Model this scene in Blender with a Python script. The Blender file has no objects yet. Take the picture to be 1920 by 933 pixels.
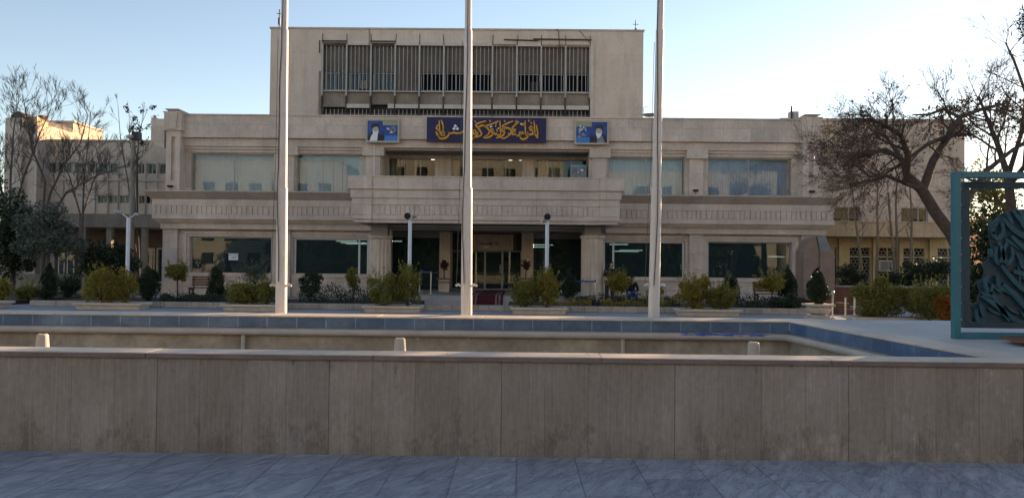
import bpy, bmesh, math, random
import numpy as np
from mathutils import Vector, Matrix, Euler
R = math.radians
S = bpy.context.scene
COL = S.collection
# ------------------------------------------------------------------ camera
FPX = 1450.0
PITCH, YAW, ROLL = math.atan(28.5/FPX), 0.0086, 0.0103
CAMP = Vector((0, 0, 1.6))
ROT = Matrix.Rotation(YAW, 3, 'Z') @ Matrix.Rotation(math.pi/2+PITCH, 3, 'X') @ Matrix.Rotation(ROLL, 3, 'Z')
cam = bpy.data.cameras.new('camera'); camo = bpy.data.objects.new('camera', cam); COL.objects.link(camo)
cam.sensor_width = 36; cam.lens = FPX/1920*36; cam.clip_end = 2000; cam.clip_start = .05
camo.matrix_world = Matrix.Translation(CAMP) @ ROT.to_4x4()
S.camera = camo
def at(px, py, D):
    v = ROT @ Vector(((px-960)/FPX, (466.5-py)/FPX, -1))
    return CAMP + v*(D/v.y)
def X(px, D, py=480): return at(px, py, D).x
def Z(py, D, px=960): return at(px, py, D).z
# ------------------------------------------------------------------ mesh helper
W = {}
class MB:
    def __init__(s): s.v = []; s.f = []
    def poly(s, pts):
        n = len(s.v); s.v += [tuple(p) for p in pts]; s.f.append(tuple(range(n, n+len(pts)))); return s
    def box(s, x0, x1, y0, y1, z0, z1):
        if x0 > x1: x0, x1 = x1, x0
        if y0 > y1: y0, y1 = y1, y0
        if z0 > z1: z0, z1 = z1, z0
        n = len(s.v)
        s.v += [(x0,y0,z0),(x1,y0,z0),(x1,y1,z0),(x0,y1,z0),(x0,y0,z1),(x1,y0,z1),(x1,y1,z1),(x0,y1,z1)]
        for q in ((3,2,1,0),(4,5,6,7),(0,1,5,4),(1,2,6,5),(2,3,7,6),(3,0,4,7)): s.f.append(tuple(n+i for i in q))
        return s
    def frus(s, x0,x1,y0,y1,z0, X0,X1,Y0,Y1,z1):
        n = len(s.v)
        s.v += [(x0,y0,z0),(x1,y0,z0),(x1,y1,z0),(x0,y1,z0),(X0,Y0,z1),(X1,Y0,z1),(X1,Y1,z1),(X0,Y1,z1)]
        for q in ((3,2,1,0),(4,5,6,7),(0,1,5,4),(1,2,6,5),(2,3,7,6),(3,0,4,7)): s.f.append(tuple(n+i for i in q))
        return s
    def prism(s, pts, d):           # pts: list of 3D points (planar), extruded by vector d
        n = len(s.v); k = len(pts); d = Vector(d)
        s.v += [tuple(p) for p in pts] + [tuple(Vector(p)+d) for p in pts]
        s.f.append(tuple(range(n+k-1, n-1, -1))); s.f.append(tuple(range(n+k, n+2*k)))
        for i in range(k):
            j = (i+1) % k; s.f.append((n+i, n+j, n+k+j, n+k+i))
        return s
    def tube(s, pts, rad, sides=8, cap=True):
        pts = [Vector(p) for p in pts]
        if not hasattr(rad, '__len__'): rad = [rad]*len(pts)
        n0 = len(s.v); up = None
        for i, p in enumerate(pts):
            d = (pts[min(i+1, len(pts)-1)] - pts[max(i-1, 0)])
            if d.length < 1e-9: d = Vector((0,0,1))
            d.normalize()
            if up is None: up = Vector((1,0,0)) if abs(d.x) < .8 else Vector((0,1,0))
            a = up - d*up.dot(d)
            if a.length < 1e-6: a = d.orthogonal()
            a.normalize(); b = d.cross(a); up = a
            for k in range(sides):
                t = 2*math.pi*k/sides
                s.v.append(tuple(p + (a*math.cos(t) + b*math.sin(t))*rad[i]))
        for i in range(len(pts)-1):
            for k in range(sides):
                k2 = (k+1) % sides; q = n0+i*sides
                s.f.append((q+k, q+k2, q+sides+k2, q+sides+k))
        if cap and sides > 3:
            s.f.append(tuple(n0+k for k in range(sides-1, -1, -1)))
            e = n0+(len(pts)-1)*sides; s.f.append(tuple(e+k for k in range(sides)))
        return s
    def lathe(s, c, prof, sides=16, a0=0):     # prof: (r, z)
        c = Vector(c)
        n0 = len(s.v)
        for r, z in prof:
            for k in range(sides):
                t = a0+2*math.pi*k/sides; s.v.append((c.x+r*math.cos(t), c.y+r*math.sin(t), c.z+z))
        for i in range(len(prof)-1):
            for k in range(sides):
                k2 = (k+1) % sides; q = n0+i*sides
                s.f.append((q+k, q+k2, q+sides+k2, q+sides+k))
        s.f.append(tuple(n0+k for k in range(sides-1, -1, -1)))
        e = n0+(len(prof)-1)*sides; s.f.append(tuple(e+k for k in range(sides)))
        return s
    def wall(s, x0, x1, z0, z1, y0, y1, opens):   # wall in the xz plane, thickness y0..y1, with rectangular openings
        xs = sorted({x0, x1} | {min(max(o[i], x0), x1) for o in opens for i in (0, 1)})
        zs = sorted({z0, z1} | {min(max(o[i], z0), z1) for o in opens for i in (2, 3)})
        nx, nz = len(xs)-1, len(zs)-1
        sol = [[True]*nz for _ in range(nx)]
        for i in range(nx):
            for j in range(nz):
                cx, cz = (xs[i]+xs[i+1])/2, (zs[j]+zs[j+1])/2
                sol[i][j] = not any(o[0] < cx < o[1] and o[2] < cz < o[3] for o in opens)
        g = lambda i, j: 0 <= i < nx and 0 <= j < nz and sol[i][j]
        for i in range(nx):
            for j in range(nz):
                if not sol[i][j]: continue
                a, b, c, d = xs[i], xs[i+1], zs[j], zs[j+1]
                s.poly([(a,y0,c),(b,y0,c),(b,y0,d),(a,y0,d)]); s.poly([(b,y1,c),(a,y1,c),(a,y1,d),(b,y1,d)])
                if not g(i-1,j): s.poly([(a,y1,c),(a,y0,c),(a,y0,d),(a,y1,d)])
                if not g(i+1,j): s.poly([(b,y0,c),(b,y1,c),(b,y1,d),(b,y0,d)])
                if not g(i,j-1): s.poly([(a,y1,c),(b,y1,c),(b,y0,c),(a,y0,c)])
                if not g(i,j+1): s.poly([(a,y0,d),(b,y0,d),(b,y1,d),(a,y1,d)])
        return s
    def frame(s, x0, x1, z0, z1, y0, y1, w, bars=()):
        s.box(x0,x0+w,y0,y1,z0,z1); s.box(x1-w,x1,y0,y1,z0,z1)
        s.box(x0+w,x1-w,y0,y1,z0,z0+w); s.box(x0+w,x1-w,y0,y1,z1-w,z1)
        for b in bars: s.box(b-w/2,b+w/2,y0+.004,y1-.004,z0+w,z1-w)
        return s
    def ribbon(s, pts, wd, y0, th):     # calligraphic stroke in the xz plane (pts: (x,z))
        P = []
        n = len(pts)
        for i in range(n-1):
            p0, p1, p2, p3 = pts[max(i-1,0)], pts[i], pts[i+1], pts[min(i+2,n-1)]
            for k in range(5):
                t = k/5
                P.append(tuple(.5*((2*p1[a])+(-p0[a]+p2[a])*t+(2*p0[a]-5*p1[a]+4*p2[a]-p3[a])*t*t+(-p0[a]+3*p1[a]-3*p2[a]+p3[a])*t**3) for a in (0,1)))
        P.append(tuple(pts[-1]))
        m = len(P); n0 = len(s.v)
        for i, p in enumerate(P):
            a, b = P[max(i-1,0)], P[min(i+1,m-1)]
            dx, dz = b[0]-a[0], b[1]-a[1]; l = math.hypot(dx, dz) or 1
            u = i/(m-1); w = wd*(.35+.65*math.sin(math.pi*min(max(.12+.8*u,0),1)))*(.8+.35*abs(dx)/l)*.5
            nx, nz = -dz/l*w, dx/l*w
            s.v += [(p[0]+nx,y0-th,p[1]+nz),(p[0]-nx,y0-th,p[1]-nz),(p[0]+nx,y0,p[1]+nz),(p[0]-nx,y0,p[1]-nz)]
        for i in range(m-1):
            q = n0+4*i
            s.f += [(q,q+1,q+5,q+4),(q+2,q+6,q+7,q+3),(q,q+4,q+6,q+2),(q+1,q+3,q+7,q+5)]
        s.f += [(n0,n0+2,n0+3,n0+1),(n0+4*m-4,n0+4*m-3,n0+4*m-1,n0+4*m-2)]
        return s
    def skew(s, k=.065, y0=11.0, xmin=3.5):     # the pool's right end is not quite square
        s.v = [(v[0]+(k*(y0-v[1]) if v[0] > xmin and v[1] < y0 else 0), v[1], v[2]) for v in s.v]; return s
    def build(s, name, m, parent=None, smooth=False, loc=None, bevel=0, fixn=False):
        o0 = W[parent.name] if parent else Vector(loc if loc is not None else (0,0,0))
        me = bpy.data.meshes.new(name)
        me.from_pydata([(v[0]-o0.x, v[1]-o0.y, v[2]-o0.z) for v in s.v], [], s.f)
        me.materials.append(m); me.validate()
        if fixn:
            bm = bmesh.new(); bm.from_mesh(me); bmesh.ops.recalc_face_normals(bm, faces=bm.faces); bm.to_mesh(me); bm.free()
        if smooth:
            me.polygons.foreach_set('use_smooth', [True]*len(me.polygons)); me.set_sharp_from_angle(angle=R(50))
        me.update()
        o = bpy.data.objects.new(name, me); COL.objects.link(o)
        if parent: o.parent = parent
        else: o.location = o0
        W[o.name] = o0.copy()
        if bevel:
            b = o.modifiers.new('bevel', 'BEVEL'); b.width = bevel; b.segments = 2; b.limit_method = 'ANGLE'
        return o
def tag(o, label=None, cat=None, group=None, kind=None):
    if label: o['label'] = label
    if cat: o['category'] = cat
    if group: o['group'] = group
    if kind: o['kind'] = kind
    return o
def thing(name, loc, label, cat, group=None):
    o = bpy.data.objects.new(name, None); o.empty_display_size = .2; COL.objects.link(o); o.location = loc
    W[o.name] = Vector(loc)
    return tag(o, label, cat, group)
def struct(mb, name, m, **k): return tag(mb.build(name, m, **k), None, None, None, 'structure')
def dup(root, loc, label):
    r = root.copy(); COL.objects.link(r); r.location = loc; r['label'] = label; W[r.name] = Vector(loc)
    for ch in list(root.children):
        c = ch.copy(); COL.objects.link(c); c.parent = r
        for g in list(ch.children):
            d = g.copy(); COL.objects.link(d); d.parent = c
    return r
# ------------------------------------------------------------------ materials
def nodes(name):
    m = bpy.data.materials.new(name); m.use_nodes = True
    nt = m.node_tree; b = nt.nodes['Principled BSDF']
    return m, nt, b
def mat(name, c, rough=.8, var=.15, scale=2.0, bump=.15, bscale=25, metal=0, streak=0, spots=0, joint=None, c2=None, plane='xz', spec=.35, stain=0):
    m, nt, b = nodes(name); N = nt.nodes.new; L = nt.links.new
    tc = N('ShaderNodeTexCoord')
    def noise(sc, det=5, vec=None, rgh=.6):
        n = N('ShaderNodeTexNoise'); n.inputs['Scale'].default_value = sc; n.inputs['Detail'].default_value = det; n.inputs['Roughness'].default_value = rgh
        L(vec or tc.outputs['Object'], n.inputs['Vector']); return n.outputs['Fac']
    def scalev(v3):
        mp = N('ShaderNodeMapping'); mp.inputs['Scale'].default_value = v3; L(tc.outputs['Object'], mp.inputs['Vector']); return mp.outputs['Vector']
    def rng(f, a, bb, lo, hi):
        r = N('ShaderNodeMapRange'); L(f, r.inputs[0]); r.inputs[1].default_value = a; r.inputs[2].default_value = bb; r.inputs[3].default_value = lo; r.inputs[4].default_value = hi; return r.outputs[0]
    def mul(x, y):
        k = N('ShaderNodeMath'); k.operation = 'MULTIPLY'; L(x, k.inputs[0]); L(y, k.inputs[1]); return k.outputs[0]
    f = rng(noise(scale), .3, .7, 1-var, 1+var)
    f = mul(f, rng(noise(scale*9, 3), .3, .7, 1-var*.5, 1+var*.5))
    if streak: f = mul(f, rng(noise(1, 4, scalev((14,14,.5))), .35, .68, 1-streak, 1+streak*.6))
    if spots: f = mul(f, rng(noise(1.3, 8, None, .75), .56, .72, 1, 1-spots))
    if stain: f = mul(f, rng(noise(1, 6, scalev((1.6,1.6,.35)), .7), .5, .75, 1, 1-stain))
    base = N('ShaderNodeMix'); base.data_type = 'RGBA'; base.inputs[6].default_value = (*c, 1); base.inputs[7].default_value = (*(c2 or c), 1)
    L(rng(noise(scale*.6, 4), .42, .6, 0, 1), base.inputs[0])
    colr = base.outputs[2]; hgt = noise(bscale, 4)
    if joint:
        w, h, mo, tint = joint[:4]
        sx = N('ShaderNodeSeparateXYZ'); L(tc.outputs['Object'], sx.inputs[0])
        cb = N('ShaderNodeCombineXYZ')
        if plane == 'xz': L(sx.outputs[0], cb.inputs[0]); L(sx.outputs[2], cb.inputs[1])
        elif plane == 'yz': L(sx.outputs[1], cb.inputs[0]); L(sx.outputs[2], cb.inputs[1])
        else: L(sx.outputs[0], cb.inputs[0]); L(sx.outputs[1], cb.inputs[1])
        br = N('ShaderNodeTexBrick'); L(cb.outputs[0], br.inputs['Vector']); br.offset = .5 if plane != 'xy1' else 0
        br.inputs['Scale'].default_value = 1; br.inputs['Brick Width'].default_value = w; br.inputs['Row Height'].default_value = h
        br.inputs['Mortar Size'].default_value = mo; br.inputs['Mortar Smooth'].default_value = .3
        br.inputs['Color1'].default_value = (1-tint,)*3+(1,); br.inputs['Color2'].default_value = (1+tint*.6,)*3+(1,); mv = joint[4] if len(joint) > 4 else .55; br.inputs['Mortar'].default_value = (mv,mv*.97,mv*.93,1)
        x = N('ShaderNodeMix'); x.data_type = 'RGBA'; x.blend_type = 'MULTIPLY'; x.inputs[0].default_value = 1; x.clamp_result = False
        L(colr, x.inputs[6]); L(br.outputs['Color'], x.inputs[7]); colr = x.outputs[2]
    v = N('ShaderNodeVectorMath'); v.operation = 'SCALE'; L(colr, v.inputs[0]); L(f, v.inputs['Scale'])
    L(v.outputs[0], b.inputs['Base Color'])
    b.inputs['Roughness'].default_value = rough; b.inputs['Metallic'].default_value = metal
    b.inputs['Specular IOR Level'].default_value = spec
    if bump:
        bp = N('ShaderNodeBump'); bp.inputs['Strength'].default_value = bump; bp.inputs['Distance'].default_value = .02; L(hgt, bp.inputs['Height']); L(bp.outputs[0], b.inputs['Normal'])
    return m
def leafmat(name, c, c2, trans=.3, rough=.5):
    m, nt, b = nodes(name); N = nt.nodes.new; L = nt.links.new
    g = N('ShaderNodeNewGeometry'); tc = N('ShaderNodeTexCoord')
    n = N('ShaderNodeTexNoise'); n.inputs['Scale'].default_value = 3.5; n.inputs['Detail'].default_value = 3; L(tc.outputs['Object'], n.inputs['Vector'])
    a = N('ShaderNodeMath'); a.operation = 'MULTIPLY_ADD'; L(g.outputs['Random Per Island'], a.inputs[0]); a.inputs[1].default_value = .55
    r = N('ShaderNodeMapRange'); L(n.outputs['Fac'], r.inputs[0]); r.inputs[1].default_value = .35; r.inputs[2].default_value = .65; r.inputs[3].default_value = 0; r.inputs[4].default_value = .45
    L(r.outputs[0], a.inputs[2])
    mx = N('ShaderNodeMix'); mx.data_type = 'RGBA'; mx.inputs[6].default_value = (*c, 1); mx.inputs[7].default_value = (*c2, 1); L(a.outputs[0], mx.inputs[0])
    L(mx.outputs[2], b.inputs['Base Color']); b.inputs['Roughness'].default_value = rough; b.inputs['Specular IOR Level'].default_value = .3
    t = N('ShaderNodeBsdfTranslucent'); L(mx.outputs[2], t.inputs['Color'])
    ms = N('ShaderNodeMixShader'); ms.inputs[0].default_value = trans; L(b.outputs[0], ms.inputs[1]); L(t.outputs[0], ms.inputs[2])
    L(ms.outputs[0], nt.nodes['Material Output'].inputs['Surface'])
    return m
def glass(name, tint, refl=.0, ior=1.7, wob=.02, film=None):
    m, nt, b = nodes(name); N = nt.nodes.new; L = nt.links.new
    nt.nodes.remove(b)
    t = N('ShaderNodeBsdfTransparent'); t.inputs['Color'].default_value = (*tint, 1)
    g = N('ShaderNodeBsdfGlossy'); g.inputs['Roughness'].default_value = .0; g.inputs['Color'].default_value = (.9,.95,.95,1)
    tc = N('ShaderNodeTexCoord'); n = N('ShaderNodeTexNoise'); n.inputs['Scale'].default_value = .9; n.inputs['Detail'].default_value = 1; L(tc.outputs['Object'], n.inputs['Vector'])
    bp = N('ShaderNodeBump'); bp.inputs['Strength'].default_value = 1; bp.inputs['Distance'].default_value = wob; L(n.outputs['Fac'], bp.inputs['Height']); L(bp.outputs[0], g.inputs['Normal'])
    fr = N('ShaderNodeFresnel'); fr.inputs['IOR'].default_value = ior
    a = N('ShaderNodeMath'); a.operation = 'ADD'; a.use_clamp = True; L(fr.outputs[0], a.inputs[0]); a.inputs[1].default_value = refl
    ms = N('ShaderNodeMixShader'); L(a.outputs[0], ms.inputs[0]); L(t.outputs[0], ms.inputs[1]); L(g.outputs[0], ms.inputs[2])
    if film:
        df = N('ShaderNodeBsdfDiffuse'); df.inputs['Color'].default_value = (*film, 1); m2 = N('ShaderNodeMixShader'); m2.inputs[0].default_value = .3
        L(t.outputs[0], m2.inputs[1]); L(df.outputs[0], m2.inputs[2]); L(m2.outputs[0], ms.inputs[1])
    L(ms.outputs[0], nt.nodes['Material Output'].inputs['Surface'])
    return m
def emit(name, c, s):
    m, nt, b = nodes(name); b.inputs['Emission Color'].default_value = (*c, 1); b.inputs['Emission Strength'].default_value = s; b.inputs['Base Color'].default_value = (*c, 1)
    return m
def slab_mat():
    m, nt, b = nodes('travertine_slab'); N = nt.nodes.new; L = nt.links.new
    tc = N('ShaderNodeTexCoord')
    def noise(sc3, scale, det, rgh=.6, dist=0):
        mp = N('ShaderNodeMapping'); mp.inputs['Scale'].default_value = sc3; L(tc.outputs['Object'], mp.inputs['Vector'])
        n = N('ShaderNodeTexNoise'); n.inputs['Scale'].default_value = scale; n.inputs['Detail'].default_value = det; n.inputs['Roughness'].default_value = rgh; n.inputs['Distortion'].default_value = dist
        L(mp.outputs[0], n.inputs['Vector']); return n.outputs['Fac']
    def rng(f, a, c, lo, hi):
        r = N('ShaderNodeMapRange'); L(f, r.inputs[0])
        for q, v in zip((1,2,3,4),(a,c,lo,hi)): r.inputs[q].default_value = v
        return r.outputs[0]
    def op(o, x, y):
        q = N('ShaderNodeMath'); q.operation = o
        for i_, v in enumerate((x,y)):
            if isinstance(v, float): q.inputs[i_].default_value = v
            else: L(v, q.inputs[i_])
        return q.outputs[0]
    vein = noise((1,1,.03), 60, 6, .75, .5); vein2 = noise((1,1,.05), 9, 4, .6, .8)
    blot = noise((1,1,.7), 1.3, 7, .7); grime = noise((1,1,.45), 5.5, 12, .82); scuff = noise((1,1,1), 9, 7, .75); pale = noise((1,1,.6), 5, 8, .8, .5)
    f = op('MULTIPLY', rng(vein,.32,.68,.80,1.17), rng(vein2,.3,.7,.95,1.05))
    f = op('MULTIPLY', f, rng(blot,.3,.7,.82,1.14))
    sx = N('ShaderNodeSeparateXYZ'); L(tc.outputs['Object'], sx.inputs[0])
    low = rng(sx.outputs[2], .0, .42, 1, 0)                 # grime splashed up from the paving
    g1 = rng(op('ADD', grime, op('MULTIPLY', low, .13)), .58, .68, 0, 1)
    f = op('MULTIPLY', f, op('SUBTRACT', 1.0, op('MULTIPLY', g1, .34)))
    g2 = rng(scuff, .66, .74, 1, .62); f = op('MULTIPLY', f, g2); f = op('MULTIPLY', f, rng(noise((1,1,.6),22,6,.7),.3,.7,.86,1.14))
    hi = rng(sx.outputs[2], .62, .79, 0, .14); g3 = rng(op('ADD', grime, hi), .66, .76, 1, .6); f = op('MULTIPLY', f, g3)
    xr = rng(sx.outputs[0], .4, 2.2, -.08, .03)
    g4 = rng(op('ADD', op('ADD', pale, op('MULTIPLY', low, .07)), xr), .60, .70, 0, .38); f = op('ADD', f, g4)
    cb = N('ShaderNodeCombineXYZ'); L(op('ADD', sx.outputs[0], .13), cb.inputs[0]); L(op('ADD', sx.outputs[2], 3.0), cb.inputs[1])
    for wd, mv, ti in ((.36,.66,.09),(1.44,.5,.04)):
        br = N('ShaderNodeTexBrick'); L(cb.outputs[0], br.inputs['Vector']); br.offset = 0
        br.inputs['Scale'].default_value = 1; br.inputs['Brick Width'].default_value = wd; br.inputs['Row Height'].default_value = 9; br.inputs['Mortar Size'].default_value = .0028 if wd < 1 else .004; br.inputs['Mortar Smooth'].default_value = .4
        br.inputs['Color1'].default_value = (1-ti,)*3+(1,); br.inputs['Color2'].default_value = (1+ti,)*3+(1,); br.inputs['Mortar'].default_value = (mv,)*3+(1,)
        bw_ = N('ShaderNodeRGBToBW'); L(br.outputs['Color'], bw_.inputs[0]); f = op('MULTIPLY', f, bw_.outputs[0])
    mx = N('ShaderNodeMix'); mx.data_type = 'RGBA'; mx.inputs[6].default_value = (.315,.275,.225,1); mx.inputs[7].default_value = (.31,.28,.25,1); L(rng(blot,.4,.6,0,1), mx.inputs[0])
    v = N('ShaderNodeVectorMath'); v.operation = 'SCALE'; L(mx.outputs[2], v.inputs[0]); L(f, v.inputs['Scale']); L(v.outputs[0], b.inputs['Base Color'])
    b.inputs['Roughness'].default_value = .7; b.inputs['Specular IOR Level'].default_value = .3
    bp = N('ShaderNodeBump'); bp.inputs['Strength'].default_value = .35; bp.inputs['Distance'].default_value = .01; L(f, bp.inputs['Height']); L(bp.outputs[0], b.inputs['Normal'])
    return m
M = {}
M['stone'] = mat('facade_stone', (.60,.485,.405), .75, .15, .8, .15, 30, streak=.04, joint=(1.25,.72,.006,.12), c2=(.58,.48,.41), spots=.2, stain=.2)
M['stoneb'] = mat('band_stone', (.60,.49,.415), .75, .15, 1.2, .15, 30, streak=.05, stain=.2, joint=(1.4,9,.006,.07), spots=.12)
M['ledge'] = mat('ledge_stone', (.52,.42,.355), .8, .14, 1.2, .15, 30, streak=.1, joint=(1.5,9,.006,.08))
M['tower'] = mat('tower_stone', (.60,.485,.405), .8, .09, .5, .1, 30, streak=.06, joint=(3.1,3.4,.004,.04), c2=(.60,.50,.425), stain=.2)
M['column'] = mat('column_stone', (.56,.445,.355), .75, .14, 2, .15, 30, streak=.18)
M['slab'] = slab_mat()
M['coping'] = mat('coping_stone', (.62,.51,.41), .6, .14, 2, .1, 30, joint=(1.2,9,.004,.06), c2=(.56,.48,.40), plane='xy', spots=.2)
M['copedge'] = mat('shaded_coping_edge', (.20,.155,.14), .8, .2, 3, .2, 30, spots=.3)  # shadow and dirt of the slab edge put into a darker colour
M['terr'] = mat('terrace_paving', (.48,.46,.44), .65, .13, 1.5, .12, 30, joint=(.9,.6,.005,.06), plane='xy', spots=.2)
M['tile'] = mat('blue_tile', (.075,.14,.22), .35, .25, 2.2, .1, 20, c2=(.13,.20,.28), joint=(.42,9,.009,.12,1.9), spots=.4)
M['tiley'] = mat('blue_tile_side', (.06,.125,.24), .35, .25, 2.2, .1, 20, c2=(.11,.19,.31), joint=(.42,9,.009,.12,1.3), plane='yz', spots=.4)
M['basin'] = mat('basin_concrete', (.32,.285,.235), .85, .25, 1.6, .4, 18, c2=(.39,.35,.285), spots=.45, stain=.4)
M['pipe'] = mat('pipe_paint', (.44,.40,.36), .5, .1, 3, .1, 20, spots=.3)
M['bluepaint'] = mat('blue_paint', (.03,.12,.45), .5, .3, 8, .1, 20)
M['concrete'] = mat('concrete', (.27,.25,.225), .9, .2, 2, .3, 20, spots=.35)
M['kerb'] = mat('kerb_stone', (.40,.35,.30), .85, .2, 2, .3, 22, joint=(.9,9,.012,.12), spots=.4)
M['planter'] = mat('planter_stone', (.55,.46,.37), .8, .15, 3, .2, 25, spots=.25)
M['white'] = mat('white_pole_paint', (.64,.60,.565), .45, .06, 2, .06, 20, streak=.08, spots=.25, spec=.5)
M['lampwhite'] = mat('white_lamp_paint', (.62,.64,.66), .45, .06, 3, 0)
M['dark'] = mat('black_metal', (.025,.026,.03), .45, .2, 6, .1)
M['steel'] = mat('brushed_steel', (.55,.55,.55), .3, .08, 6, .05, metal=1)
M['alu'] = mat('aluminium_frame', (.30,.31,.33), .45, .06, 4, 0, metal=.4)
M['rust'] = mat('rusty_iron', (.10,.065,.05), .85, .4, 5, .3, 40, c2=(.06,.05,.05))
M['fin'] = mat('grey_fin_paint', (.40,.385,.37), .55, .12, 2, .05, 20, streak=.15)
M['spand'] = mat('spandrel_panel_paint', (.235,.185,.145), .8, .22, .9, .15, 20, streak=.12, c2=(.27,.225,.18), spots=.3)
M['shade'] = mat('pale_sunshade', (.52,.47,.41), .75, .12, 2, .1, spots=.25)
M['tblind'] = mat('brown_window_panel', (.16,.13,.112), .7, .16, 1, .05, streak=.1, c2=(.19,.155,.135))
M['screenback'] = mat('dark_window_wall', (.04,.04,.043), .7, .2, 2, 0)
M['blind'] = mat('pale_window_blind', (.50,.57,.63), .9, .05, 1, 0, streak=.05)
M['blueblind'] = mat('blue_window_blind', (.36,.43,.56), .9, .06, 1, 0, streak=.06)
M['beigecurtain'] = mat('beige_curtain', (.44,.36,.24), .9, .1, 1.5, 0, streak=.25)
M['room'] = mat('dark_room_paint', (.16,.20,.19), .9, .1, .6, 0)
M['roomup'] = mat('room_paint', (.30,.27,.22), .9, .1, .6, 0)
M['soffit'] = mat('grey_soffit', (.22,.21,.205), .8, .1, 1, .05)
M['floor'] = mat('entrance_floor', (.34,.32,.30), .5, .12, 1.5, .05, joint=(.8,.8,.006,.05), plane='xy')
M['glass'] = glass('window_glass', (.88,.93,.93), .0, 1.36, .0012)
M['glassdark'] = glass('dark_window_glass', (.30,.42,.42), .0, 1.48, .0012, (.05,.10,.105))
M['glassgrey'] = glass('grey_window_glass', (.5,.5,.5), 0, 1.35, .002)
M['glassblue'] = glass('blue_window_glass', (.16,.20,.32), 0, 1.14, .002)
M['signblue'] = mat('navy_sign', (.016,.018,.075), .55, .1, 2, 0)
M['gold'] = mat('gold_letters', (.62,.30,.05), .45, .15, 4, 0)
M['goldshade'] = mat('brown_letter_edge', (.11,.035,.012), .6, .15, 4, 0)
M['signwhite'] = mat('white_sign', (.75,.76,.78), .6, .04, 4, 0)
M['posterframe'] = mat('beige_frame', (.40,.37,.30), .6, .06, 3, 0)
M['posterblue'] = mat('poster_blue', (.015,.05,.22), .5, .25, 3, 0, c2=(.02,.09,.32))
M['posterlight'] = mat('poster_light_blue', (.03,.20,.52), .5, .2, 3, 0)
M['postergrey'] = mat('poster_grey_green', (.30,.31,.21), .5, .15, 3, 0)
M['face'] = mat('printed_face', (.50,.38,.30), .6, .05, 3, 0)
M['robe'] = mat('printed_robe', (.035,.03,.04), .6, .1, 3, 0)
M['teal'] = mat('teal_paint', (.008,.145,.19), .4, .12, 2.5, .06, 25, spots=.15, spec=.5)
M['tealdark'] = mat('dark_teal_paint', (.016,.05,.07), .6, .15, 2.5, .08, 25, spots=.2, spec=.5)
M['tealmid'] = mat('cut_metal_teal', (.024,.09,.122), .6, .2, 3, .1, 25, spots=.25, spec=.25)
M['soil'] = mat('soil', (.06,.045,.03), .95, .3, 4, .5, 15)
M['carpet'] = mat('red_carpet', (.085,.012,.018), .95, .2, 6, .2, 60)
M['carpetstripe'] = mat('grey_carpet_stripe', (.20,.15,.15), .95, .2, 6, .2, 60)
M['brick'] = mat('red_brick', (.20,.09,.06), .9, .2, 3, .2, 20, joint=(.22,.075,.01,.2))
M['fascia'] = mat('tan_fascia', (.56,.38,.23), .8, .14, 1.2, .1, 20, streak=.12, spots=.15)
M['cream'] = mat('cream_plaster', (.58,.44,.24), .85, .14, 1.2, .1, 20, streak=.12, spots=.2)
M['annex'] = mat('grey_beige_plaster', (.52,.43,.36), .85, .14, .6, .12, 20, streak=.14, joint=(1.8,1.1,.006,.07), spots=.15)
M['annexr'] = mat('pink_beige_plaster', (.60,.46,.36), .85, .14, .6, .12, 20, streak=.12, joint=(2.2,1.2,.006,.06), spots=.15)
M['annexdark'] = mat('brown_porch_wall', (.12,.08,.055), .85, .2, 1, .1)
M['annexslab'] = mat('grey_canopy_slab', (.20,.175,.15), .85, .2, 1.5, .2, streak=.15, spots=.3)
M['cream2'] = mat('sunny_plaster', (.56,.44,.26), .85, .1, 1, .1)
M['lattice'] = mat('pale_lattice_paint', (.50,.41,.28), .7, .1, 3, 0)
M['wood'] = mat('bench_wood', (.16,.075,.04), .6, .25, 5, .15, 20)
M['monument'] = mat('pink_granite', (.26,.18,.14), .7, .2, 3, .2, 30, spots=.3)
M['monumentcap'] = mat('grey_granite', (.22,.225,.225), .7, .15, 3, .2, 30)
M['bark'] = mat('brown_bark', (.09,.064,.05), .9, .3, 8, .6, 40)
M['barkgrey'] = mat('grey_bark', (.11,.095,.085), .9, .3, 8, .4, 40)
M['barkpale'] = mat('pale_bark', (.21,.15,.10), .9, .2, 8, .4, 40)
M['lf_mid'] = leafmat('mid_green_leaf', (.115,.13,.035), (.30,.265,.07), .42)
M['lf_dark'] = leafmat('dark_green_leaf', (.016,.03,.017), (.038,.058,.027), .15)
M['lf_yellow'] = leafmat('yellow_green_leaf', (.15,.15,.03), (.38,.30,.06), .45)
M['lf_golden'] = leafmat('golden_leaf', (.20,.14,.025), (.42,.28,.05), .4)
M['lf_olive'] = leafmat('olive_leaf', (.065,.085,.065), (.13,.155,.12), .25)
M['lf_dry'] = leafmat('dry_brown_leaf', (.06,.035,.02), (.13,.07,.035), .3)
M['lf_red'] = leafmat('maroon_leaf', (.05,.02,.018), (.09,.04,.03), .25)
M['lf_orange'] = leafmat('orange_leaf', (.28,.08,.012), (.45,.16,.02), .4)
M['skin'] = mat('skin', (.40,.24,.17), .55, .05, 5, 0)
M['cblack'] = mat('black_cloth', (.015,.015,.017), .9, .2, 6, .1)
M['cgrey'] = mat('dark_grey_cloth', (.035,.033,.035), .9, .2, 6, .1)
M['cblue'] = mat('blue_cloth', (.05,.11,.30), .9, .2, 6, .1)
M['hair'] = mat('black_hair', (.012,.010,.009), .6, .2, 20, .2)
M['kioskblue'] = mat('light_blue_print', (.16,.36,.50), .6, .1, 4, 0)
M['kioskgrey'] = mat('grey_print', (.22,.22,.24), .6, .35, 5, 0)
M['beltblue'] = mat('blue_belt', (.02,.06,.22), .7, .1, 4, 0)
M['tube'] = emit('lit_tube', (.95,.97,1), 1.6)
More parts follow.
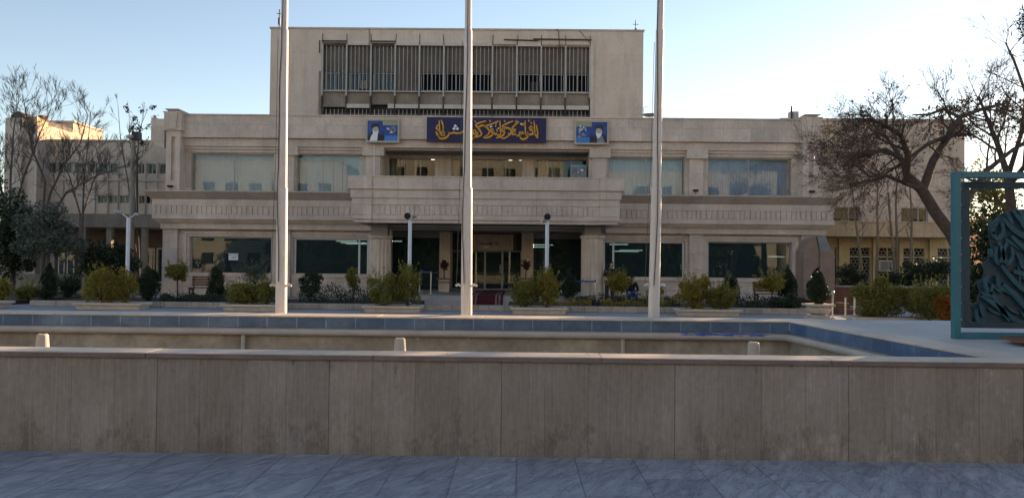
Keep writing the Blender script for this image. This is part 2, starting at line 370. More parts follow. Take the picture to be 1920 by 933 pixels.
M['backwall'] = mat('pale_city_wall', (.62,.58,.52), .85, .12, .4, 0, joint=(2.5,1.2,.01,.06))
M['roofdark'] = mat('roof_sheet', (.12,.10,.09), .8, .2, 2, .1)
def ground_mat():
    m = mat('street_paving', (.30,.305,.32), .7, .16, .35, .15, 20, joint=(.6,.6,.006,.06), plane='xy', spots=.2)
    return m
def slate_mat():
    m, nt, b = nodes('slate_paving'); N = nt.nodes.new; L = nt.links.new
    tc = N('ShaderNodeTexCoord'); sx = N('ShaderNodeSeparateXYZ'); L(tc.outputs['Object'], sx.inputs[0])
    cb = N('ShaderNodeCombineXYZ'); L(sx.outputs[1], cb.inputs[0]); L(sx.outputs[0], cb.inputs[1])
    br = N('ShaderNodeTexBrick'); L(cb.outputs[0], br.inputs['Vector']); br.inputs['Scale'].default_value = 1
    br.inputs['Brick Width'].default_value = .9; br.inputs['Row Height'].default_value = .48; br.inputs['Mortar Size'].default_value = .006; br.inputs['Mortar Smooth'].default_value = .4
    br.inputs['Color1'].default_value = (.88,.88,.89,1); br.inputs['Color2'].default_value = (1.1,1.1,1.09,1); br.inputs['Mortar'].default_value = (.74,.74,.76,1)
    m0 = N('ShaderNodeMapping'); m0.inputs['Rotation'].default_value = (0,0,R(-62)); L(tc.outputs['Object'], m0.inputs['Vector'])
    mp = N('ShaderNodeMapping'); mp.inputs['Scale'].default_value = (1.0,3.6,1); L(m0.outputs[0], mp.inputs['Vector'])
    n1 = N('ShaderNodeTexNoise'); n1.inputs['Scale'].default_value = 2.2; n1.inputs['Detail'].default_value = 7; n1.inputs['Roughness'].default_value = .62; n1.inputs['Distortion'].default_value = 1.4; L(mp.outputs[0], n1.inputs['Vector'])
    n2 = N('ShaderNodeTexNoise'); n2.inputs['Scale'].default_value = 11; n2.inputs['Detail'].default_value = 5; L(mp.outputs[0], n2.inputs['Vector'])
    cr = N('ShaderNodeMapRange'); L(n1.outputs['Fac'], cr.inputs[0]); cr.inputs[1].default_value = .38; cr.inputs[2].default_value = .60; cr.inputs[3].default_value = 0; cr.inputs[4].default_value = 1
    mx = N('ShaderNodeMix'); mx.data_type = 'RGBA'; mx.inputs[6].default_value = (.28,.31,.365,1); mx.inputs[7].default_value = (.42,.445,.50,1); L(cr.outputs[0], mx.inputs[0])
    x = N('ShaderNodeMix'); x.data_type = 'RGBA'; x.blend_type = 'MULTIPLY'; x.inputs[0].default_value = 1; L(mx.outputs[2], x.inputs[6]); L(br.outputs['Color'], x.inputs[7])
    n3 = N('ShaderNodeTexNoise'); n3.inputs['Scale'].default_value = 1.7; n3.inputs['Detail'].default_value = 6; n3.inputs['Roughness'].default_value = .55; n3.inputs['Distortion'].default_value = .8; L(mp.outputs[0], n3.inputs['Vector'])
    s3 = N('ShaderNodeMath'); s3.operation = 'SUBTRACT'; L(n3.outputs['Fac'], s3.inputs[0]); s3.inputs[1].default_value = .5
    a3 = N('ShaderNodeMath'); a3.operation = 'ABSOLUTE'; L(s3.outputs[0], a3.inputs[0])
    r3 = N('ShaderNodeMapRange'); L(a3.outputs[0], r3.inputs[0]); r3.inputs[1].default_value = 0; r3.inputs[2].default_value = .022; r3.inputs[3].default_value = .74; r3.inputs[4].default_value = 1
    v3 = N('ShaderNodeVectorMath'); v3.operation = 'SCALE'; L(x.outputs[2], v3.inputs[0]); L(r3.outputs[0], v3.inputs['Scale'])
    L(v3.outputs[0], b.inputs['Base Color']); b.inputs['Roughness'].default_value = .62; b.inputs['Specular IOR Level'].default_value = .35
    ad = N('ShaderNodeMath'); ad.operation = 'MULTIPLY_ADD'; L(n2.outputs['Fac'], ad.inputs[0]); ad.inputs[1].default_value = .3; L(n1.outputs['Fac'], ad.inputs[2])
    sb = N('ShaderNodeMath'); sb.operation = 'SUBTRACT'; L(ad.outputs[0], sb.inputs[0]); L(br.outputs['Fac'], sb.inputs[1])
    bp = N('ShaderNodeBump'); bp.inputs['Strength'].default_value = 1; bp.inputs['Distance'].default_value = .07; L(sb.outputs[0], bp.inputs['Height']); L(bp.outputs[0], b.inputs['Normal'])
    return m
M['slate'] = slate_mat(); M['ground'] = ground_mat()
# ------------------------------------------------------------------ setting
g = MB(); g.poly([(-900,-900,-.004),(900,-900,-.004),(900,900,-.004),(-900,900,-.004)])
struct(g, 'ground', M['ground'])
struct(MB().poly([(-16,-6,0),(16,-6,0),(16,6.46,0),(-16,6.46,0)]), 'plaza', M['slate'])
# ------------------------------------------------------------------ fountain pool
ZC = .834
PX0, PX1, PY0, PY1 = -12.0, 3.84, 6.75, 11.0      # inner basin
pool = thing('fountain_pool', (0, 6.46, 0), 'long raised empty pool with travertine slab wall and blue tile waterline', 'fountain pool')
MB().box(-14.5, 14, 6.46, 6.72, 0, ZC-.045).build('front_wall', M['slab'], pool)
c = MB()
xs = np.arange(-14.5, 14.01, 1.9)
for i in range(len(xs)-1): c.box(xs[i]+.003, xs[i+1]-.003, 6.433, 6.75, ZC-.008, ZC+(.0015 if i % 2 else 0))
c.build('coping', M['coping'], pool, bevel=.003)
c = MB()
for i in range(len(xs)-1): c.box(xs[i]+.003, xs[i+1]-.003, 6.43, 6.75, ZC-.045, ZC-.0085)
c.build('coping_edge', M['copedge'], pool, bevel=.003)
c = MB(); xs = np.arange(PX0-.5, PX1+.6, 1.5); xs[-1] = PX1+.55; xs = xs[xs <= PX1+.551]
for i in range(len(xs)-1): c.box(xs[i]+.003, xs[i+1]-.003, 10.985, 11.58, ZC-.022, ZC)
c.build('coping', M['coping'], pool, bevel=.006)
c = MB(); ys = np.linspace(6.755, 10.98, 4)
for i in range(3): c.box(PX1-.006, PX1+.42, ys[i]+.003, ys[i+1]-.003, ZC-.02, ZC)
c.skew().build('coping', M['coping'], pool, bevel=.006)
MB().box(PX0-.4, PX1, 11.0, 11.06, ZC-.17, ZC-.0225).build('tile_band', M['tile'], pool)
MB().box(PX1, PX1+.06, 6.757, 10.995, ZC-.17, ZC-.0205).skew().build('tile_band', M['tiley'], pool)
b = MB(); b.box(PX0-.4, PX1+.4, 11.008, 11.5, -.0, ZC-.171); b.box(PX1+.008, PX1+.4, 6.725, 11.0, 0, ZC-.171); b.box(PX0-.4, PX0, 6.725, 11.0, 0, ZC-.06)
b.skew().build('basin_wall', M['basin'], pool)
MB().box(PX0, PX1, 6.725, 11.0, 0, .02).skew().build('basin_floor', M['basin'], pool)
pz = ZC-.225; pr = .048
MB().tube([(PX0,10.93,pz),(PX1-.22,10.93,pz),(PX1-.1,10.89,pz),(PX1-.065,10.78,pz),(PX1-.06,8.8,pz),(PX1-.06,6.9,pz)], pr, 12).skew().build('pipe', M['pipe'], pool, smooth=True)
for px in (455, 1168):
    x = X(px, 10.93, 640); MB().tube([(x,10.95,.02),(x,10.95,pz-.03)], .03, 8).build('pipe_support', M['pipe'], pool)
rr = random.Random(3); b = MB()
for i in range(46):
    x = X(1280+150*rr.random(), 10.88, 620); a = rr.uniform(.3,1.2); w = rr.uniform(.02,.09)
    b.tube([(x-w,10.93-math.sin(a)*.0495,pz+math.cos(a)*.0495),(x+w,10.93-math.sin(a)*.0495,pz+math.cos(a)*.0495)], [.004,.006], 5)
b.build('blue_paint_flake', M['bluepaint'], pool)
b = MB()
for px, py, w, h in ((782,633,9,12),(800,631,4,5),(879,634,4,6),(313,624,5,4),(1005,630,4,4),(612,628,6,4)):
    p = at(px, py, 11.0); q = w/1450*11
    pts = [(p.x+q*.5*math.cos(t)*rr.uniform(.7,1.1), 11.0, p.z+h/1450*11*.5*math.sin(t)*rr.uniform(.7,1.1)) for t in np.linspace(0,2*math.pi,10)[:-1]]
    b.prism(pts, (0,.02,0))
b.build('flaked_patch', M['planter'], pool)
t = MB(); t.box(PX1+.42, 14, 6.757, 11.0, 0, ZC-.004).box(PX1+.56, 14, 11.0, 11.58, 0, ZC-.004).skew(); struct(t, 'terrace', M['terr'])
nz = None
for px, py, lab in ((80,627,'cream cone fountain nozzle nearest the left end of the pool'),(750,634,'cream cone fountain nozzle in the middle of the empty pool'),(1413,648,'cream cone fountain nozzle near the pool corner')):
    p = at(px, py, 9.0)
    if nz is None:
        nz = thing('fountain_nozzle', (p.x, 9.0, .02), lab, 'nozzle', 'fountain nozzles in the pool')
        h = p.z-.02
        MB().lathe((p.x,9,.02), [(.095,0),(.093,.08),(.085,.3),(.073,h-.15),(.064,h-.03),(.062,h-.005),(.058,h)], 20).build('cone', M['pipe'], nz, smooth=False)
        MB().lathe((p.x,9,.02), [(.05,h-.004),(.05,h+.01),(.03,h+.01),(.03,h+.004)], 16).build('outlet', M['planter'], nz)
    else: dup(nz, (p.x, 9.0, .02), lab)
# ------------------------------------------------------------------ flagpoles
def flagpole(px, pxt, lab, seed):
    D = 11.78; b = at(px, 585, D); tpt = at(pxt, 20, D); k = (tpt.x-b.x)/(tpt.z-b.z)
    H = 9.5; th = thing('flagpole', (b.x, D, 0), lab, 'flagpole', 'white flagpoles behind the pool')
    x0 = b.x-k*b.z
    P = lambda z: (x0+k*z, D, z)
    z1 = Z(353, D, px); z2 = Z(57, D, px)
    MB().tube([P(0),P(z1)], [.09,.078], 24).build('lower_tube', M['white'], th, smooth=True)
    MB().tube([P(z1-.02),P(z1+.012)], [.081,.072], 24).build('joint_collar', M['white'], th, smooth=True)
    MB().tube([P(z1),P(z2)], [.068,.060], 24).build('middle_tube', M['white'], th, smooth=True)
    MB().tube([P(z2),P(H)], [.052,.04], 24).build('upper_tube', M['white'], th, smooth=True)
    rg = random.Random(seed)
    pts = []
    for i in range(24):
        z = 1.3+i*(H-1.4)/23; r = (.092 if z < z1 else .072)+.004
        a = -1.9+.35*math.sin(z*1.1+seed)+rg.uniform(-.08,.08); q = P(z); pts.append((q[0]+r*math.cos(a), q[1]+r*math.sin(a), z))
    MB().tube(pts, .008, 5).build('halyard', M['barkgrey'], th)
    zc = Z(533, D, px)
    for s in (-1, 1):
        q = P(zc)
        MB().tube([(q[0]+s*.07,D-.02,zc-.03),(q[0]+s*.12,D-.03,zc),(q[0]+s*.165,D-.03,zc-.02)],[.016,.022,.018],8).build('cleat', M['white'], th, smooth=True)
    MB().tube([(P(zc)[0]-.15,D-.03,zc),(P(3.2)[0]-.10,D-.03,3.2),(P(5)[0]-.085,D-.03,5.0)], .004, 4).build('rope', M['barkgrey'], th)
flagpole(527, 533.5, 'tall white flagpole in front of the left wing windows', 1)
flagpole(874.5, 878, 'tall white flagpole standing before the entrance and blue banner', 2)
flagpole(1226, 1238, 'tall white flagpole in front of the right wing windows', 5)
# ------------------------------------------------------------------ main building
F = 36.0
bld = thing('office_building', (0, F, 0), 'long two storey beige stone building with setback tower and projecting canopy entrance', 'building')
def part(mb, n, m, p=None, **k): return mb.build(n, M[m], p or bld, **k)
zl = lambda py, D=F, px=430: Z(py, D, px)
XL, XR = X(308, F, 500), X(1541, F, 500)
zPT, zPB = zl(216.5,35.55), zl(257.8,35.55)
zFR = zl(274,35.75); zUT, zUB = zl(288), zl(360.5)
zLT, zLB = zl(443.6), zl(516)
zBM0, zBM1 = zl(429.5,35.65), zl(417.5,35.65)
win_up = [(X(358,F,330),X(514,F,330)), (X(556,F,330),X(687,F,330)), (X(1141,F,330),X(1284,F,330)), (X(1327.5,F,330),X(1484.5,F,330))]
win_lo = [(X(356,F),X(509,F)), (X(550,F),X(691,F)), (X(1131,F),X(1284,F)), (X(1327.5,F),X(1484.5,F))]
RX0, RX1 = X(716,F,300), X(1105,F,300)       # upper recess
EX0, EX1 = X(733,F), X(1092,F)               # entrance recess
zRT = zl(281,F,716); zRB = 4.3
zET = zBM0+.05
op = [(a,b,zUB,zUT) for a,b in win_up]+[(a,b,zLB,zLT) for a,b in win_lo]+[(RX0,RX1,zRB,zRT),(EX0,EX1,.0,zET)]
part(MB().wall(XL, XR, 0, zPT-.1, F, F+.4, op), 'wall', 'stone')
# sides, roof, interior floors
b = MB(); b.box(XL, XL+.35, F+.4, 50, 0, zPT-.1); b.box(XR-.35, XR, F+.4, 50, 0, zPT-.1); b.box(XL+.35, XR-.35, 49.7, 50, 0, zPT-.1)
part(b, 'side_wall', 'stone')
part(MB().box(XL+.35, XR-.35, F+.4, 49.7, zPT-.6, zPT-.35), 'roof', 'roofdark')
zMID = (zBM1+zUB)/2
b = MB(); b.box(XL+.35,XR-.35,F+.41,49.7,zMID-.35,zMID+.35)
b.box(XL+.35,XR-.35,43,43.2,zMID+.35,zPT-.6)
for px in (534, 1305): x = X(px,F,330); b.box(x-.1,x+.1,F+.41,43,zMID+.35,zPT-.6)
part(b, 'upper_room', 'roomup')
b = MB(); b.box(XL+.35,XR-.35,45,45.2,0,zMID-.35); b.box(XL+.35,XR-.35,F+.41,45,0.0,.1)
for px in (534, 1305): x = X(px,F); b.box(x-.1,x+.1,F+.41,45,.1,zMID-.35)
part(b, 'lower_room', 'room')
# parapet + frieze
b = MB(); b.box(XL+.55, XR-.55, 35.55, F-.002, zPB, zPT); b.box(XL+.5, XR-.5, 35.5, 35.9, zPT, zPT+.06)
part(b, 'parapet', 'stone')
XA, XB = XL+.78, XR-.78
b = MB(); b.box(XA, XB, 35.75, F-.002, zFR, zPB-.002); part(b, 'frieze', 'stoneb')
# stepped heads above upper windows
for (a, bb) in win_up:
    b = MB(); d = zFR-zUT
    b.box(a-.40, bb+.12+.28, 35.84, F-.002, zFR-d*.42, zFR-.002); b.box(a-.22, bb+.22, 35.92, F-.002, zFR-d*.85, zFR-d*.42-.002)
    part(b, 'window_head', 'stoneb')
# piers upper (with head block)
piers = [(540,553.5,685-0), (687,714,0), (1110,1136,0), (1291,1317,0)]
for a, bb, _ in piers:
    x0, x1 = X(a,F,330), X(bb,F,330)
    b = MB(); b.box(x0, x1, 35.82, F-.002, zUB, zl(291)); b.box(x0-.14, x1+.18, 35.7, F-.002, zl(291), zFR-.002)
    part(b, 'pier', 'stoneb')
# corner piers with caps
def cpier(xa, xb, flip):
    b = MB(); z0 = zl(360); 
    w = xb-xa
    zc = zl(246,35.4)
    # shaft with recessed slot
    s0, s1 = xa+w*.36, xa+w*.64
    b.box(xa, s0, 35.35, F-.002, z0, zc); b.box(s1, xb, 35.35, F-.002, z0, zc)
    b.box(s0, s1, 35.47, F-.002, z0+.45, zc-.28); b.box(s0,s1,35.352,F-.002,zc-.28,zc); b.box(s0,s1,35.352,F-.002,z0,z0+.45)
    b.box(xa-.08, xb+.08, 35.25, F+.3, zc, zl(213,35.4))
    zt = zl(213,35.4)
    b.frus(xa+w*.22, xa+w*.78, 35.2, F+.25, zt-.75, xa+w*.14, xa+w*.86, 35.15, F+.25, zt)
    b.box(xa-.12, xb+.12, 35.22, F+.3, zt, zt+.05)
    b.frus(xa+w*.2, xa+w*.8, 35.3, F+.2, zt+.05, xa+w*.02, xa+w*.98, 35.15, F+.3, zt+.13)
    b.box(xa+w*.02, xa+w*.98, 35.15, F+.3, zt+.13, zt+.16)
    part(b, 'corner_pier', 'stoneb')
cpier(X(312,35.4,300), X(338,35.4,300), 0)
cpier(X(1505,35.4,300), X(1535.5,35.4,300), 1)
# left side overhang of the roof storey
xa, xb = X(287,36.5,240), X(312,36.5,240)
b = MB(); b.prism([(xa,36.3,zl(269,36.5,300)),(xb,36.3,zl(279,36.5,300)),(xb,36.3,zl(224,36.5,300)),(xa,36.3,zl(224,36.5,300))], (0,12,0)); part(b, 'side_parapet', 'stone', fixn=True)
# main cornice between the storeys (left run and right run)
CX0, CX1 = X(655,31,340), X(1167.6,31,340)
def cornice(xa, xb, la, lb):
    D = 35.2; z = [Z(v, D, 430) for v in (360.5, 374, 386, 401.5, 411, 417.5)]
    b = MB()
    e0, e1 = (.55 if la else 0), (.55 if lb else 0)
    b.frus(xa-e0*.55, xb+e1*.55, 35.28, F-.002, z[1], xa-e0, xb+e1, 34.85, F-.002, z[0])
    b.box(xa-e0, xb+e1, 34.85, F-.002, z[0], z[0]+.05)
    part(b, 'sloped_ledge', 'ledge')
    b = MB(); b.box(xa-e0*.5, xb+e1*.5, 35.25, F-.002, z[2], z[1]-.001)
    b.box(xa-e0*.5, xb+e1*.5, 35.25, F-.002, z[4], z[3]-.001)
    b.box(xa-e0*.35, xb+e1*.35, 35.40, F-.002, z[4]-.09, z[4]-.001)
    b.box(xa-e0*.2, xb+e1*.2, 35.52, F-.002, z[5], z[4]-.092)
    b.box(xa-e0*.1, xb+e1*.1, 35.65, F-.002, zBM0, z[5]-.001)
    part(b, 'cornice_band', 'stoneb')
    b = MB(); b.box(xa-e0*.45, xb+e1*.45, 35.298, F-.002, z[3]+.001, z[2]-.001)
    rg = random.Random(int(xa*10))
    x = xa-e0*.5
    while x < xb+e1*.5-.2:
        w = rg.uniform(.17,.24); b.box(x, x+w, 35.25+rg.uniform(0,.012), 35.33, z[3]+.012, z[2]-.012); x += w+rg.uniform(.02,.045)
    part(b, 'fluted_band', 'stoneb')
cornice(XL, CX0+.15, True, False)
cornice(CX1-.15, XR, False, True)
# ground floor pilasters, window surrounds and plinth
b = MB()
for a, bb in ((308,335),(541,546),(1291,1317),(1500,1536)):
    x0, x1 = X(a,F), X(bb,F); b = MB(); b.box(x0, x1, 35.8, F-.002, 0, zBM0-.002); b.box(x0-.05, x1+.05, 35.72, F-.002, 0, zl(536))
    part(b, 'pilaster', 'stone')
segs = [(X(336,F),X(540,F)),(X(547,F),X(690,F)),(X(1133,F),X(1290,F)),(X(1318,F),X(1499,F))]
for a, bb in segs:
    b = MB(); b.box(a, bb, 35.9, F-.002, 0, zl(536)); b.box(a, bb, 35.93, F-.002, zl(536)+.02, zLB-.06); b.box(a+.05, bb-.05, 35.86, F-.002, zLB-.055, zLB-.0)
    part(b, 'plinth', 'stone')
for a, bb in win_lo:
    b = MB(); b.frame(a-.26, bb+.26, zLB+.002, zLT+.24, 35.9, F-.002, .13); b.frame(a-.125, bb+.125, zLB+.004, zLT+.1, 35.95, F-.002, .1); part(b, 'window_surround', 'stoneb')
# windows: frame + pane + blind
def window(xa, xb, za, zb, y, bars, gm, blind=None, fr='alu', w=.05):
    f = part(MB().frame(xa+.002, xb-.002, za+.002, zb-.002, y, y+.07, w, bars), 'window', fr)
    MB().box(xa+.03, xb-.03, y+.025, y+.037, za+.03, zb-.03).build('pane', M[gm], f)
    if blind:
        bm = MB(); x = xa+.05; rg = random.Random(int(xa*7)); nb = int((xb-xa)/.13)
        pts = []
        for i in range(nb*2+1):
            xx = xa+.04+(xb-xa-.08)*i/(nb*2); pts.append((xx, y+.32+(.006 if i % 2 else 0)))
        for i in range(len(pts)-1):
            bm.poly([(pts[i][0],pts[i][1],za+.01),(pts[i+1][0],pts[i+1][1],za+.01),(pts[i+1][0],pts[i+1][1],zb),(pts[i][0],pts[i][1],zb)])
        bm.build('blind', M[blind], f)
    return f
Xu = lambda px: X(px, F, 330)
window(*win_up[0], zUB, zUT, F+.12, [Xu(437)], 'glass', 'blind', w=.045)
window(*win_up[1], zUB, zUT, F+.12, [Xu(604),Xu(624),Xu(641)], 'glass', 'blind', w=.03)
window(*win_up[2], zUB, zUT, F+.12, [Xu(1212)], 'glass', 'blind', w=.045)
window(*win_up[3], zUB, zUT, F+.12, [Xu(1404)], 'glass', 'blueblind', w=.045)
window(*win_lo[0], zLB, zLT, F+.12, [], 'glassdark', w=.06)
window(*win_lo[1], zLB, zLT, F+.12, [X(672.5,F)], 'glassdark', fr='lampwhite', w=.09)
window(*win_lo[2], zLB, zLT, F+.12, [X(1150.5,F)], 'glassdark', fr='lampwhite', w=.09)
window(*win_lo[3], zLB, zLT, F+.12, [], 'glassdark', w=.06)
# upper recess behind the canopy
yr = 37.6
rw = [(X(729,yr,310),X(816,yr,310)),(X(846,yr,310),X(980,yr,310)),(X(1002,yr,310),X(1104,yr,310))]
zr0, zr1 = zRB+.3, Z(296.5,yr,770)
b = MB(); b.wall(RX0-.3, RX1+.5, zRB-.1, zRT+.1, yr, yr+.3, [(a,bb,zr0,zr1) for a,bb in rw]); b.box(RX0-.3, RX0-.002, F+.402, yr-.002, zRB, zRT+.1); b.box(RX1+.002, RX1+.5, F+.402, yr-.002, zRB, zRT+.1)
part(b, 'balcony_wall', 'column')
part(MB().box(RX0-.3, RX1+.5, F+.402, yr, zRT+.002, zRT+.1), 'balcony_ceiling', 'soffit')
for (a, bb), nb in zip(rw, (2,3,2)):
    window(a, bb, zr0, zr1, yr+.05, [a+(bb-a)*(i+1)/(nb+1)*1.02 for i in range(nb)] , 'glass', w=.035)
b = MB()
for a, bb in ((730,752),(775,782),(990,1000),(1003,1060),(850,862)):
    x0, x1 = X(a,38.3,310), X(bb,38.3,310); n = max(2,int((x1-x0)/.09))
    for i in range(n):
        xa, xb = x0+(x1-x0)*i/n, x0+(x1-x0)*(i+1)/n; ya, yb = (38.3,38.36) if i % 2 else (38.36,38.3)
        b.poly([(xa,ya,zr0-.3),(xb,yb,zr0-.3),(xb,yb,zr1+.1),(xa,ya,zr1+.1)])
part(b, 'curtain', 'beigecurtain')
# information booth behind the balcony glass
p0, p1 = X(1066,37.45,325), X(1105,37.3,325); zb0, zb1 = zRB, Z(312,37.2,1085)
zfl = Z(402,31.2,700)
kx0, kx1 = p0+.05, RX1-.06
# canopy
y0 = 31.0
zz = [Z(v, y0, 690) for v in (331.5,354,370,382.6,401.5,410,416.5)]
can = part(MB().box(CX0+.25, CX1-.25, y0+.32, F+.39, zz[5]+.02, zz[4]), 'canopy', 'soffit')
b = MB()
lay = [(0,zz[1],zz[0]),(.09,zz[2],zz[1]),(.15,zz[3],zz[2]),(.15,zz[5],zz[4]),(.22,zz[6],zz[5])]
def ring(b, ins, za, zb, th=.3):
    b.box(CX0+ins, CX1-ins, y0+ins, y0+ins+th, za, zb-.003)
    b.box(CX0+ins, CX0+ins+th, y0+ins+th+.001, 34.8, za, zb-.003); b.box(CX1-ins-th, CX1-ins, y0+ins+th+.001, 34.8, za, zb-.003)
for ins, za, zb in lay: ring(b, ins, za, zb)
b.box(CX0-.03, CX1+.03, y0-.03, y0+.32, zz[0], zz[0]+.05)
b.build('canopy_band', M['stoneb'], can)
b = MB(); ring(b, .188, zz[4]+.002, zz[3]-.002)
rg = random.Random(8); x = CX0+1.05
while x < CX1-1.2:
    w = rg.uniform(.15,.20); b.box(x, x+w, y0+.15+rg.uniform(0,.01), y0+.2, zz[4]+.012, zz[3]-.015); x += w+rg.uniform(.02,.04)
b.build('fluted_band', M['stoneb'], can)
for s in (0, 1):
    b = MB()
    for ins, za, zb in lay+[(.15,zz[4],zz[3])]:
        if s == 0: b.box(CX0+ins-.05, CX0+.92-ins*.2, y0+ins-.05, y0+.2, za+.004, zb-.006); b.box(CX0+ins-.05, CX0+ins+.1, y0+.2, y0+1.2, za+.004, zb-.006)
        else: b.box(CX1-.92+ins*.2, CX1-ins+.05, y0+ins-.05, y0+.2, za+.004, zb-.006); b.box(CX1-ins-.1, CX1-ins+.05, y0+.2, y0+1.2, za+.004, zb-.006)
    b.build('corner_block', M['stoneb'], can)
zs = zz[6]-.01
b = MB(); b.box(X(700,32.9),X(1118,32.9),32.75,33.0,zs-.20,zz[5]+.02); b.box(X(770,35),X(1050,35),34.7,34.95,zs-.14,zz[5]+.019); 
b.build('drop_beam', M['soffit'], can)
b = MB(); b.box(X(700,32.7),X(1118,32.7),32.70,32.749,zs-.06,zs-.02); b.build('beam_trim', M['shade'], can)
# columns
for pc in (712.5, 1110):
    cx = X(pc, 32.4, 500); cy = 32.4; rad = 20.5/1450*32.4
    zt = Z(446,cy,pc)
    b = MB()
    sides = 32; prof = []
    n0 = len(b.v)
    for z in (.16, zt-.02):
        for k in range(sides*2):
            t = math.pi*k/sides; r = rad*(1 if k % 4 < 2 else .955); b.v.append((cx+r*math.cos(t), cy+r*math.sin(t), z))
    m2 = sides*2
    for k in range(m2): b.f.append((n0+k, n0+(k+1) % m2, n0+m2+(k+1) % m2, n0+m2+k))
    col_ = part(b, 'column', 'column')
    MB().lathe((cx,cy,0), [(rad*1.15,.0),(rad*1.15,.12),(rad*1.05,.17)], 32).build('column_base', M['column'], col_)
    MB().lathe((cx,cy,zt), [(rad,-.06),(rad*1.06,-.03),(rad*1.14,.03),(rad*1.16,.09),(rad*1.12,.10),(rad*.85,.12)], 32).build('capital', M['column'], col_)
    MB().box(cx-rad*.75, cx+rad*.75, cy-rad*.7, cy+rad*.7, zt+.12, zz[5]+.018).build('impost_block', M['soffit'], col_)
# entrance
ye = 37.4
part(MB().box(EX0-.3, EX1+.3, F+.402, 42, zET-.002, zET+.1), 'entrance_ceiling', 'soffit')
zfloor = .32
b = MB(); b.box(X(740,31),X(1090,31),30.6,F-.01,0,zfloor-.16); b.box(X(770,31),X(1060,31),30.95,F-.012,zfloor-.16,zfloor); b.box(EX0+.01,EX1-.01,F-.008,42,0,zfloor)
part(b, 'entrance_step', 'floor')
for a, bb in ((736,824),(1001,1090)):
    window(X(a,ye), X(bb,ye), zfloor, Z(447,ye,960), ye, [X(a+(bb-a)*.34,ye)], 'glassdark', fr='dark', w=.04)
    part(MB().box(X(a,ye), X(bb,ye), ye, ye+.1, Z(447,ye,960)+.002, zET), 'transom_panel', 'soffit')
for a, bb in ((824,844),(978,1000)):
    part(MB().box(X(a,ye-.2), X(bb,ye-.2), ye-.2, ye+1.4, zfloor+.002, zET), 'entrance_pillar', 'column')
yd = 38.6
zd = Z(470,yd,925)
x0, x1 = X(844,yd)-.1, X(978,yd)+.1
lin = part(MB().box(X(884,yd),X(968,yd),yd-.05,yd+.1,zd,zET), 'door_lintel', 'annexdark')
MB().box(X(884,yd)+.06,X(962,yd),yd-.07,yd-.052,zd+.02,zET-.06).build('lintel_panel', M['column'], lin)
b = MB(); part(b.box(x0,X(884,yd)-.002,yd,yd+.1,zd,zET), 'transom_panel', 'dark'); part(MB().box(X(968,yd)+.002,x1,yd,yd+.1,zd,zET), 'transom_panel', 'dark')
pxs = [844,872,909.5,942,978]
for i in range(4):
    a, bb = X(pxs[i],yd)+.004, X(pxs[i+1],yd)-.004
    d = part(MB().frame(a, bb, zfloor+.004, zd-.004, yd, yd+.06, .045), 'entrance_door', 'alu')
    MB().box(a+.03, bb-.03, yd+.02, yd+.032, zfloor+.03, zd-.03).build('pane', M['glassdark'], d)
    if i in (1,2): 
        hx = bb-.1 if i == 2 else a+.1
        MB().tube([(hx,yd-.01,1.15),(hx,yd-.06,1.18),(hx,yd-.06,1.52),(hx,yd-.01,1.55)], .014, 6).build('handle', M['steel'], d)
# lintel lettering (illegible dark script in the photograph)
def strokes(mb, lst, mp, wd, y, th):
    for s in lst: mb.ribbon([mp(*p) for p in s], wd, y, th)
def mpx(ox, oy, k, D):
    def f(x, y):
        p = at(ox+x/k, oy+y/k, D); return (p.x, p.z)
    return f
b = MB(); f = mpx(820,430,5.49,yd-.07)
strokes(b, [[(425,150),(440,155),(455,140),(462,128)],[(455,150),(475,152),(490,140),(500,150)],[(500,150),(520,152),(535,145),(548,138),(572,138)],[(430,125),(440,120)],[(470,120),(478,126)],[(540,150),(560,148),(575,143)],[(595,155),(600,125)],[(608,155),(612,120)],[(600,155),(622,155),(632,140)]], f, .035, yd-.071, .008)
b.build('lettering', M['dark'], lin)
MB().box(X(907,yd),X(918,yd),yd-.09,yd-.071,Z(465,yd,912),Z(461,yd,912)).build('plaque', M['signwhite'], lin)
# tower
T = 44.0
TX0, TX1 = X(506.6,T,130), X(1206,T,130)
zt1 = Z(54,T,520); zt0 = zPT-.5
sx0, sx1 = X(604.5,T,130), X(1106,T,130)
zs1 = Z(84,T,640); zs0 = zt0
part(MB().wall(TX0, TX1, zt0, zt1, T, T+.5, [(sx0,sx1,zs0-1,zs1)]).box(TX0,TX0+.4,T+.502,T+9,zt0,zt1).box(TX1-.4,TX1,T+.502,T+9,zt0,zt1).box(TX0,TX1,T+9.002,T+9.4,zt0,zt1), 'tower_wall', 'tower')
part(MB().box(TX0-.06,TX1+.06,T-.06,T+9.4,zt1,zt1+.09), 'tower_coping', 'ledge')
part(MB().box(sx0-.1,sx1+.1,T+.502,T+.9,zs0,zs1+.1), 'tower_window_wall', 'screenback')
zwin = Z(168.5,T,640); zmid = Z(133,T,640); zsp0 = Z(194.5,T,640); zsh0 = Z(201,T,640)
nb = 11; bw = (sx1-sx0)/nb
rg = random.Random(21)
